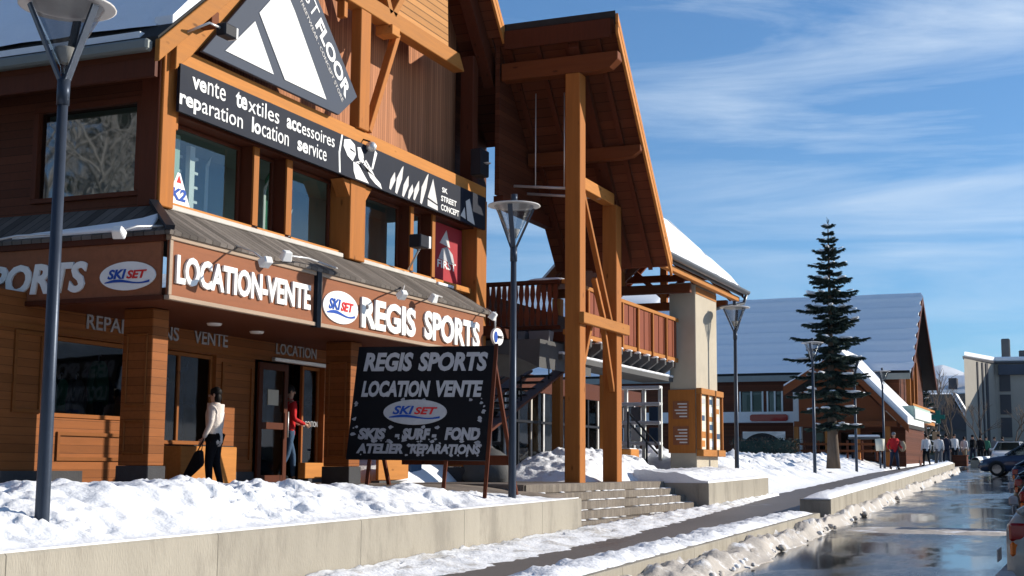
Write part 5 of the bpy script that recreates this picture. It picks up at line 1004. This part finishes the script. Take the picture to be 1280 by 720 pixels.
# ------------------------------------------------------------------ cars
def car(loc, rotz, paint, label, tall=1.0, hatch=True, group=None):
    t = thing('parked_car', loc, label, 'car', group); t['_o'] = (0, 0, 0)
    ST = [(2.14, .56, .34, .55), (2.08, .70, .24, .66), (1.90, .79, .20, .74), (1.55, .84, .20, .83), (1.0, .86, .20, .92), (0, .87, .20, .95), (-1.2, .87, .20, .98), (-1.75, .85, .22, .99), (-2.02, .80, .28, .96), (-2.10, .74, .36, .86)]
    mb = MB(); vs = []; n = 12
    for x, w, zb, zt_ in ST:
        h_ = zt_-zb; half = [(w*.86, zb), (w*.97, zb+h_*.16), (w, zb+h_*.45), (w*.985, zb+h_*.70), (w*.93, zb+h_*.93), (w*.70, zt_)]
        for y, z in half + [(-y, z) for y, z in half[::-1]]: vs.append((x, y, z*tall if z > .5 else z))
    m_ = len(ST); fs = [(i*n+k, i*n+(k+1) % n, (i+1)*n+(k+1) % n, (i+1)*n+k) for i in range(m_-1) for k in range(n)] + [tuple(range(n))[::-1], tuple(range((m_-1)*n, m_*n))]
    mb.add(vs, fs, paint, True); mb.build('body', t)
    zb = .93*tall; zr = 1.42*tall; xb = -2.0 if hatch else -1.6; A = [(1.02, .80, zb), (.22, .62, zr), (-1.15 if hatch else -.85, .62, zr+.01), (xb, .78, zb+.03)]
    cb = MB()                                              # pillars and roof shell, glass let into it
    L_ = [Vector((x, y, z)) for x, y, z in A]; Q = [Vector((x, -y, z)) for x, y, z in A]
    cb.add(L_+Q, [(1, 2, 6, 5)], paint)
    def strip(p, q, w): cb.beam(p, q, w, .05, paint)
    for S_ in (L_, Q): strip(S_[0], S_[1], .07); strip(S_[1], S_[2], .07); strip(S_[2], S_[3], .09); strip(S_[1].lerp(S_[2], .52), S_[0].lerp(S_[3], .50), .07)
    strip(L_[1], Q[1], .08); strip(L_[2], Q[2], .08); cb.beam(L_[1].lerp(Q[1], .5)+Vector((0, 0, .012)), L_[2].lerp(Q[2], .5)+Vector((0, 0, .012)), 1.22, .03, paint); cb.build('cabin', t, bevel=.02)
    for nm, ps in (('windscreen', (L_[0], Q[0], Q[1], L_[1])), ('rear_window', (L_[3], L_[2], Q[2], Q[3])), ('side_window', (L_[0], L_[1], L_[2], L_[3])), ('side_window', (Q[0], Q[3], Q[2], Q[1]))): MB().add(ps, [(0, 1, 2, 3)], 'car_glass').build(nm, t)
    MB().box(-1.9, .9, -.7, .7, .3, .92*tall, 'interior').build('seats', t)
    for x in (1.36, -1.30):
        for s in (-1, 1):
            wl = MB(); pr = [(.20, -.09), (.29, -.10), (.315, -.06), (.315, .06), (.29, .10), (.20, .09)]; v2 = []
            for rr, yy in pr:
                for q in range(20): a = 6.2832*q/20; v2.append((x + rr*math.cos(a), s*.80+yy, .315+rr*math.sin(a)))
            wl.add(v2, [(i*20+q, i*20+(q+1) % 20, (i+1)*20+(q+1) % 20, (i+1)*20+q) for i in range(5) for q in range(20)], 'tyre', True); wo = wl.build('wheel', t)
            rm = MB(); rm.add([(x+.2*math.cos(6.2832*q/20), s*.875, .315+.2*math.sin(6.2832*q/20)) for q in range(20)], [list(range(20))], 'rim_metal'); rm.build('rim', wo)
            ah = MB(); ah.add([(x+.38*math.cos(3.1416*q/12), s*(.875), .30+.38*math.sin(3.1416*q/12)) for q in range(13)], [list(range(13))], 'black_metal'); ah.build('wheel_arch', t)
    for s in (-1, 1):
        MB().blob((1.99, s*.60, .60*tall), (.10, .16, .075), 'galv', 1, .05, 6).build('headlight', t); tl = MB().box(-2.075, -1.93, s*.735-.06, s*.735+.06, .74*tall, .88*tall, 'tail_red').build('tail_light', t, bevel=.02); MB().box(-2.07, -1.93, s*.735-.058, s*.735+.058, .62*tall, .735*tall, 'tail_orange').build('indicator', tl, bevel=.02)
        MB().blob((.82, s*.95, .98*tall), (.07, .10, .07), paint, 1, .05, 6).build('mirror', t)
    MB().box(2.0, 2.19, -.66, .66, .34, .50, paint if paint != 'car_grey' else 'black_metal').build('front_bumper', t, bevel=.04); MB().box(-2.20, -2.0, -.80, .80, .36, .56, 'worn_paint').build('rear_bumper', t, bevel=.04); MB().box(-2.215, -2.205, -.26, .26, .60, .71, 'white_paint').build('number_plate', t); MB().box(2.10, 2.175, -.40, .40, .52, .60, 'black_metal').build('grille', t, bevel=.01)
    t.rotation_euler.z = rotz; return t
def zr_(x): return zw(x)-.13
car((13.45, -1.33, zr_(13.4)), R(-90), 'car_grey', 'beige grey hatchback at the frame edge showing its red and orange rear lamp', 1.1)
car((21.9, -1.0, zr_(21.9)), R(-90), 'car_black', 'black parked car next past the beige grey hatchback', 1.05)
car((29.5, -.55, zr_(29.5)), R(-92), 'car_black', 'black parked car, third along the kerbside row', 1.0)
car((38.5, .0, zr_(38.5)), R(-90), 'car_navy', 'navy parked car with its tail to the street, fourth along the row', 1.0)
car((64.9, 2.75, zr_(64.9)), R(86), 'car_navy', 'dark blue saloon with its nose out into the wet street', 1.0, False)
car((88.5, 5.0, zr_(88.5)), R(176), 'car_white', 'white car coming down the street behind the dark blue saloon', 1.02)
# ------------------------------------------------------------------ the wide chalet beyond the spruce
ch = thing('wide_chalet', (83.5, 11, .6), 'wide brown chalet with a huge blue-shaded snowy roof beyond the spruce', 'building')
EX, EZ, RX, RZ = 82.7, 5.80, 89.4, 11.15
mb = MB(); mb.wall((83.5, 36, .2), -UY, UZ, 36-10.7, 6.0, [(36-20.2, 36-18.9, 3.5, 4.75), (36-18.5, 36-17.7, 3.5, 4.75), (36-20.2, 36-17.5, .2, 2.3), (36-15.4, 36-13.6, 3.4, 4.6)], .3, 'red_boards', 'red_wood')
mb.build('front_wall', ch)
mb = MB(); mb.prism([(83.51, 10.7, .2), (95.3, 10.7, .2), (95.3, 10.7, 6.2), (RX, 10.7, RZ-.35), (83.51, 10.7, 6.2)], (0, .2, 0), 'red_boards'); mb.build('gable_wall', ch)
for a, b in ((18.9, 20.2), (17.7, 18.5), (13.6, 15.4)): window(ch, 0, 1, 0, 1, 0) if 0 else None
for a, b, z0, z1 in ((18.9, 20.2, 3.7, 4.95), (17.7, 18.5, 3.7, 4.95), (13.6, 15.4, 3.6, 4.8)):
    mb = MB(); mb.box(83.45, 83.495, a-.1, a, z0, z1, 'shelf_white'); mb.box(83.45, 83.495, b, b+.1, z0, z1, 'shelf_white'); mb.box(83.45, 83.495, (a+b)/2-.05, (a+b)/2+.05, z0, z1, 'shelf_white'); wo = mb.build('window', ch)
    MB().box(83.62, 83.64, a, b, z0, z1, 'dark_pane').build('pane', wo); MB().box(83.7, 83.72, a+.1, b-.3, z0+.1, z1-.2, 'letter_grey').build('curtain', wo)
MB().box(82.45, 83.49, 10.8, 36, 3.02, 3.66, 'letter_grey').build('sign_band', ch)
sb_ = thing('red_shop_sign', (82.4, 18.2, 3.0), 'dark red rounded shop sign on the pale band of the wide chalet', 'sign'); plate((82.44, 19.4, 3.08), -UY, UZ, [(a*2.3, b*.42) for a, b in ((.05, 0), (.95, 0), (1, .2), (1, .8), (.95, 1), (.05, 1), (0, .8), (0, .2))], 'tail_red', .06).build('panel', sb_)
mb = MB(); n = 16; mb.prism([(83.40, 18.9+1.35*math.cos(math.pi*k/n), 1.2+1.2*math.sin(math.pi*k/n)) for k in range(n+1)] + [(83.40, 17.55, .3), (83.40, 20.25, .3)], (.08, 0, 0), 'roof_dark'); mb.build('arched_doorway', ch)
for y in (16.1,): MB().box(79.6, 80.0, y-.35, y+.1, .3, 5.2, 'letter_grey').build('pale_pillar', ch)
def s2(name, x0, z0, x1, z1, d0, d1, y0, y1, mt): return MB().prism([(x0, y0, z0-d0), (x1, y0, z1-d0), (x1, y0, z1-d1), (x0, y0, z0-d1)], (0, y1-y0, 0), mt).build(name, ch)
s2('roof', EX, EZ, RX, RZ, 0, .25, 9.9, 37, 'roof_dark'); s2('roof', RX, RZ, 96.3, EZ, 0, .25, 9.9, 37, 'roof_dark')
s2('bargeboard', EX, EZ, RX, RZ, -.03, .42, 9.84, 9.895, 'red_wood'); s2('bargeboard', RX, RZ, 96.3, EZ, -.03, .42, 9.84, 9.895, 'red_wood')
MB().box(82.55, 82.7, 9.95, 37, 5.5, 5.85, 'zinc').build('eaves_gutter', ch)
mb = MB(); n1_, n2_ = 70, 60; vs = []; r = random.Random(3)
for i in range(n1_):
    y = 9.95 + 27*(i/(n1_-1))**1.5
    for j in range(n2_):
        u = j/(n2_-1); step = abs(((u*7.0) % 1)-.5); crest = .17*max(0, 1-step*6)*(.7+.5*noise.noise(Vector((y*.5, u*7//1, 2))))
        edge = .0 if i > 4 else (-.22*abs(math.sin(u*22))+.05)*(1-i/5)
        vs.append((EX+.1+(RX-EX-.1)*u, y+edge, EZ+.07+(RZ-EZ)*u + .15 + crest + .03*noise.noise(Vector((y*.3, u*6, 0)))))
mb.add(vs, [(i*n2_+j, i*n2_+j+1, (i+1)*n2_+j+1, (i+1)*n2_+j) for i in range(n1_-1) for j in range(n2_-1)], 'snow', True); mb.prism([(EX+.1, 9.93, EZ+.02), (RX, 9.93, RZ+.02), (RX, 9.93, RZ+.22), (EX+.1, 9.93, EZ+.22)], (0, .06, 0), 'snow'); mb.build('roof_snow', ch)
s2('roof_snow', RX, RZ, 96.3, EZ, -.2, -.005, 9.95, 37, 'snow')
for x in (84.2, 86.0, 87.6): MB().box(x, x+.22, 10.15, 10.4, 2.9, 6.3 if x < 85 else 6.8, 'beam_z').build('gable_post', ch)
mb = MB(); mb.box(83.5, 95, 9.95, 10.69, 3.1, 3.3, 'beam_x'); mb.box(83.5, 95, 9.93, 9.98, 4.0, 4.12, 'beam_x'); mb.box(83.5, 95, 9.90, 9.99, 3.35, 3.42, 'snow'); mb.build('gable_balcony', ch)
aw = thing('shop_awning', (84, 9.4, 2.8), 'pale green and white box awning at the street corner of the wide chalet', 'awning')
mb = MB(); mb.box(78.2, 86, 9.25, 10.0, 3.0, 3.75, 'green_board'); mb.build('box', aw, bevel=.03); MB().box(78.2, 86, 9.20, 9.245, 3.05, 3.6, 'shelf_white').build('valance', aw)
# porch
pr = thing('gabled_porch', (76, 12.5, .9), 'orange timber porch with one steep snow-covered roof slope behind the spruce', 'porch')
AY, AZ2 = 13.0, 6.55; LY, LZ = 15.9, 4.75; RY, RZ2 = 9.25, 2.62
def ps(name, y0, z0, y1, z1, d0, d1, x0, x1, mt): return MB().prism([(x0, y0, z0-d0), (x0, y1, z1-d0), (x0, y1, z1-d1), (x0, y0, z0-d1)], (x1-x0, 0, 0), mt).build(name, pr)
ps('roof', LY, LZ, AY, AZ2, 0, .16, 75.6, 83, 'roof_dark'); ps('roof', RY, RZ2, AY, AZ2, 0, .16, 75.6, 83, 'roof_dark')
ps('bargeboard', LY, LZ, AY, AZ2, .0, .5, 75.5, 75.59, 'beam_y'); ps('bargeboard', RY, RZ2, AY, AZ2, .0, .42, 75.5, 75.59, 'beam_y')
ps('roof_snow', RY+.05, RZ2+.05, AY, AZ2, -.42, -.005, 75.65, 83, 'snow'); ps('roof_snow', LY, LZ, AY, AZ2, -.12, -.005, 75.65, 83, 'snow')
mb = MB(); mb.prism([(76.2, 15.2, 4.3), (76.2, AY, AZ2-.7), (76.2, 9.9, 2.75), (76.2, 10.6, 2.75), (76.2, 15.2, 2.75)], (.1, 0, 0), 'beam_y'); mb.build('gable_boards', pr)
mb = MB(); mb.box(75.8, 76.1, 9.9, 15.4, 2.55, 2.85, 'beam_y'); mb.build('tie_beam', pr)
for y in (10.4, 12.0, 13.6, 15.3): MB().box(75.85, 76.1, y-.13, y+.13, .4, 2.6, 'beam_z').build('porch_post', pr)
mb = MB(); mb.box(78.5, 78.6, 9.8, 15.4, .4, 2.6, 'red_boards'); mb.build('back_wall', pr)
for y in (11.1, 12.8, 14.4): MB().box(78.44, 78.49, y-.5, y+.5, 1.1, 2.3, 'dark_pane').build('pane', pr)
# odd things before the porch
hg = thing('clipped_hedge', (72, 16, .9), 'dark flat-topped hedge in the snow before the wide chalet arch', 'hedge')
mb = MB(); r = random.Random(12)
MB().prism([(71.7, 14.6, .6), (71.7, 17.7, .6), (71.7, 17.6, 1.70), (71.7, 14.8, 1.72)], (.7, 0, 0), 'needle').build('core', hg, bevel=.08)
for k in range(1500):
    p = Vector((72+r.uniform(-.5, .5), r.uniform(14.4, 17.9), .75+1.05*r.random()**.7)); d = Vector((r.uniform(-1, 1), r.uniform(-1, 1), r.uniform(-.3, 1))).normalized()*r.uniform(.1, .25); e = d.cross(Vector((r.uniform(-1, 1), r.uniform(-1, 1), .3))).normalized()*r.uniform(.02, .05)
    mb.add([p, p+d*.5+e, p+d, p+d*.5-e], [(0, 1, 2, 3)], 'needle' if r.random() < .7 else 'tree_bark')
mb.build('twigs', hg)
for k in range(5): y = 14.8+.7*k; MB().tube([(72, y, .5), (72, y+.1, 1.5)], [.05, .02], 'tree_bark', 6).build('stem', hg)
wf = thing('wooden_fence', (73.5, 11.5, .9), 'low wooden post and rail fence in front of the porch', 'fence')
for k in range(7): y = 9.9+.75*k; MB().box(73.45, 73.57, y-.05, y+.05, .7, 1.75, 'red_wood').build('fence_post', wf)
mb = MB(); mb.box(73.40, 73.448, 9.8, 14.6, 1.5, 1.62, 'beam_y'); mb.box(73.40, 73.448, 9.8, 14.6, 1.15, 1.27, 'beam_y'); mb.build('rails', wf)
car((77.4, 11.6, .95), R(80), 'car_grey', 'pale car under snow, half hidden behind the low wooden fence', .85) if 0 else None
tb = thing('snowy_table', (75.0, 11.4, .9), 'grey trestle table under snow behind the low wooden fence', 'table'); MB().box(74.6, 75.4, 10.7, 12.3, 1.85, 1.95, 'grey_concrete').build('table_top', tb, bevel=.01); MB().box(74.62, 75.38, 10.72, 12.28, 1.952, 2.08, 'snow').build('snow_cover', tb, bevel=.04)
for x in (74.8, 75.2): 
    for y in (10.9, 12.1): MB().box(x-.05, x+.05, y-.05, y+.05, .8, 1.849, 'black_metal').build('leg', tb)
wp = thing('waste_bin', (71.9, 9.9, .7), 'small cream waste bin on a post beside the red jacketed walker', 'bin'); MB().lathe((71.9, 10.25, 1.2), [(.0, 0), (.2, 0), (.24, .6), (.0, .62)], 'notice_paper', 14).build('drum', wp); MB().tube([(71.9, 10.25, .3), (71.9, 10.25, 1.2)], .05, 'pole_paint', 8).build('post', wp)
bx = thing('wooden_crate', (80.5, 7.1, .5), 'brown wooden crate standing on the pavement at the kerb end', 'crate')
mb = MB(); mb.box(80, 81, 6.75, 7.5, zw(80)-.02, zw(80)+.55, 'red_boards'); mb.build('box', bx, bevel=.02); MB().box(79.97, 81.03, 6.72, 7.53, zw(80)+.552, zw(80)+.60, 'beam_y').build('lid', bx)
kerb('kerb_wall', 83, 104, 6.3, .0, .5, .28, 'pale snowy kerb stub in front of the distant dark trio')
bank('kerb_snow', 83, 104, lambda x: 6.32, lambda x: 6.78, 40, 8, lambda x, y, t, s: zw(x)+.275 + .18*math.sin(math.pi*t)**.5, 'snow', 'snow cap on the farthest kerb stub by the dark blue saloon', .02)
hs = thing('cardboard_sign', (81, 8.4, 1.9), 'small beige notice on a thin post above the white-coated strollers', 'sign'); MB().box(83.0, 83.04, 8.45, 8.85, 1.95, 2.45, 'carton').build('board', hs); MB().tube([(83.05, 8.65, .3), (83.05, 8.65, 2.5)], .025, 'galv', 8).build('post', hs)
cr = thing('pharmacy_cross', (110, 11.3, 3.5), 'turquoise green cross sign hanging among the far bare trees', 'sign')
plate((109.9, 11.75, 3.75), -UY, UZ, [(.33, 0), (.66, 0), (.66, .33), (1, .33), (1, .66), (.66, .66), (.66, 1), (.33, 1), (.33, .66), (0, .66), (0, .33), (.33, .33)], 'cross_green', .15).build('cross', cr); MB().tube([(110, 11.25, .4), (110, 11.25, 3.8)], .05, 'pole_paint', 8).build('post', cr)
# ------------------------------------------------------------------ apartment block
ap = thing('apartment_block', (147, 9, 1), 'beige apartment block with dark window strips and a snowy flat roof', 'building')
PA = Vector((146.6, 12.25, 0)); PB = Vector((162, 10.2, 0)); 
def quadbox(p, q, z0, z1, d, mt, nm, par): 
    n = (Vector(q)-Vector(p)).cross(UZ).normalized(); return MB().prism([Vector(p)+UZ*z0, Vector(q)+UZ*z0, Vector(q)+UZ*z1, Vector(p)+UZ*z1], -n*d, mt).build(nm, par)
A = Vector((146.7, 12.3, 0)); B_ = Vector((155.5, 9.9, 0)); C_ = Vector((157.5, -6, 0)); D_ = Vector((172, -6, 0)); E_ = Vector((172, 13.5, 0))
MB().prism([p+UZ*.2 for p in (A, B_, C_, D_, E_)], UZ*11.3, 'block_beige').build('wall', ap)
MB().prism([p+UZ*11.52 for p in (A+Vector((-.3, .1, 0)), B_+Vector((-.3, -.1, 0)), C_+Vector((-.3, 0, 0)), D_, E_)], UZ*.22, 'block_dark').build('roof', ap)
MB().prism([p+UZ*11.76 for p in (A+Vector((.2, .0, 0)), B_, C_, D_, E_)], UZ*.5, 'snow').build('roof_snow', ap, bevel=.1)
uA = (B_-A).normalized(); nA = uA.cross(UZ)
for a, b, mt in ((3.55, 3.85, 'block_dark'), (5.0, 5.35, 'block_dark'), (6.1, 6.75, 'block_dark')): p = A+uA*a+nA*.03; q = A+uA*b+nA*.03; MB().prism([p+UZ*.5, q+UZ*.5, q+UZ*11.4, p+UZ*11.4], nA*.06, mt).build('window_strip', ap)
uB = (C_-B_).normalized(); nB = uB.cross(UZ)
p = B_+uB*.4+nB*.03; q = B_+uB*1.5+nB*.03
for k in range(4): z = 1.2+2.45*k; MB().prism([p+UZ*z, q+UZ*z, q+UZ*(z+2.1), p+UZ*(z+2.1)], nB*.08, 'block_dark').build('loggia', ap)
for k in range(4):
    for j in range(3): a = 3.3+3.4*j; z = 2.1+2.45*k; wo = MB().prism([B_+uB*a+nB*.03+UZ*z, B_+uB*(a+1.2)+nB*.03+UZ*z, B_+uB*(a+1.2)+nB*.03+UZ*(z+1.3), B_+uB*a+nB*.03+UZ*(z+1.3)], nB*.06, 'block_dark').build('window', ap)
for a, b in ((.3, 3.0), (3.4, 7.5)): MB().prism([B_+uB*a+nB*.05+UZ*10.3, B_+uB*b+nB*.05+UZ*10.3, B_+uB*b+nB*.1+UZ*11.4, B_+uB*a+nB*.1+UZ*11.4], nB*.5, 'slate_grey').build('roof_canopy', ap)
for x, y, w, h in ((160, 9.0, .9, 2.4), (163, 6.6, 2.4, 1.3), (165, 4.6, 2.2, 1.6)): MB().box(x, x+1, y-w/2, y+w/2, 11.7, 12.2+h, 'grey_concrete').build('chimney', ap, bevel=.1)
MB().prism([A+nA*.05+UZ*.2, B_+nA*.05+UZ*.2, B_+nA*.05+UZ*1.6, A+nA*.05+UZ*1.6], nA*.1, 'green_cloth').build('plinth', ap)
fh = thing('distant_house', (185, 17, 1), 'long distant house with a white snow roof and dormers beneath the mountains', 'building')
MB().box(186, 196, 12, 28, 0, 9.9, 'grey_concrete').build('wall', fh); mb = MB(); mb.prism([(185.3, 11.5, 10.0), (185.3, 28.5, 10.0), (190, 28.5, 12.1), (190, 11.5, 12.1)], (0, 0, .45), 'snow'); mb.build('roof', fh)
for y in (14.5, 17, 19.5): MB().box(184.9, 187, y-.5, y+.5, 10.5, 11.9, 'block_dark').build('dormer', fh)
for k in range(3): MB().box(185.9, 185.99, 13.2+4*k, 14.8+4*k, 5.5, 7.3, 'block_dark').build('window', fh)
f2 = thing('distant_house', (168, 14, 1), 'small distant house with a steep blue-shaded snow roof by the apartment block', 'building')
MB().box(166, 174, 13.6, 17.8, 0, 5.6, 'grey_concrete').build('wall', f2); mb = MB(); mb.prism([(165.5, 13.4, 4.6), (165.5, 15.4, 8.6), (165.5, 18, 5.2)], (8, 0, 0), 'block_dark'); mb.build('gable', f2); MB().prism([(165.3, 13.2, 4.7), (165.3, 15.4, 8.9), (165.3, 15.4, 9.2), (165.3, 13.1, 4.9)], (8.5, 0, 0), 'snow').build('roof', f2)
# ------------------------------------------------------------------ mountains
def range_(name, X0, prof, depth, mt, jag, seed):
    """a ridge seen across the valley: prof = [(y, z)] heights along it; slopes fall towards and away from the viewer"""
    mb = MB(); ys = []; 
    for (a, u), (b, v) in zip(prof, prof[1:]):
        for k in range(24): t = k/24; ys.append((a+(b-a)*t, u+(v-u)*t))
    ys.append(prof[-1]); rows = 31; vs = []
    for i, (y, z) in enumerate(ys):
        for j in range(rows):
            u = j/(rows-1)*2-1; f = 1-abs(u)**.9; nz = jag*(noise.noise(Vector((y*.004, u*3, seed)))*.7 + noise.noise(Vector((y*.013, u*8, seed)))*.45)
            vs.append((X0+u*depth, y + 60*noise.noise(Vector((y*.01, u*4, seed+5))), -60 + (z+60)*f + nz*f))
    mb.add(vs, [(i*rows+j, (i+1)*rows+j, (i+1)*rows+j+1, i*rows+j+1) for i in range(len(ys)-1) for j in range(rows-1)], mt, True); return mb.build(name, kind='structure')
mat('far_mountain', (.62, .64, .68), .9, .2, .004, bump=.5, bscale=.03, stain=((.06, .075, .07), .006, .50, .8))
mat('forest_hill', (.10, .12, .13), .9, .4, .01, bump=.5, bscale=.05, stain=((.35, .37, .40), .012, .52, .7))
range_('mountains', 4300, [(5200, 900), (3000, 700), (1650, 600), (1200, 540), (960, 500), (700, 400), (560, 330), (470, 300), (420, 308), (360, 290), (200, 320), (-200, 300), (-1500, 420), (-4000, 500)], 1500, 'far_mountain', 16, 3)
range_('hills', 2700, [(900, 190), (400, 150), (290, 118), (250, 132), (200, 160), (120, 170), (-400, 190)], 700, 'forest_hill', 9, 9)
# ------------------------------------------------------------------ the air
hm = bpy.data.materials.new('haze'); MATS['haze'] = hm; hm.use_nodes = True; T = hm.node_tree; T.nodes.clear()
ho = T.nodes.new('ShaderNodeOutputMaterial'); hv = T.nodes.new('ShaderNodeVolumePrincipled'); hv.inputs['Color'].default_value = (.45, .68, 1, 1); hv.inputs['Density'].default_value = 5e-5; hv.inputs['Anisotropy'].default_value = .2
T.links.new(hv.outputs[0], ho.inputs['Volume'])
tag(MB().box(-500, 6200, -5200, 6200, -90, 1100, 'haze').build('haze', kind='stuff'), 'thin blue mountain air')
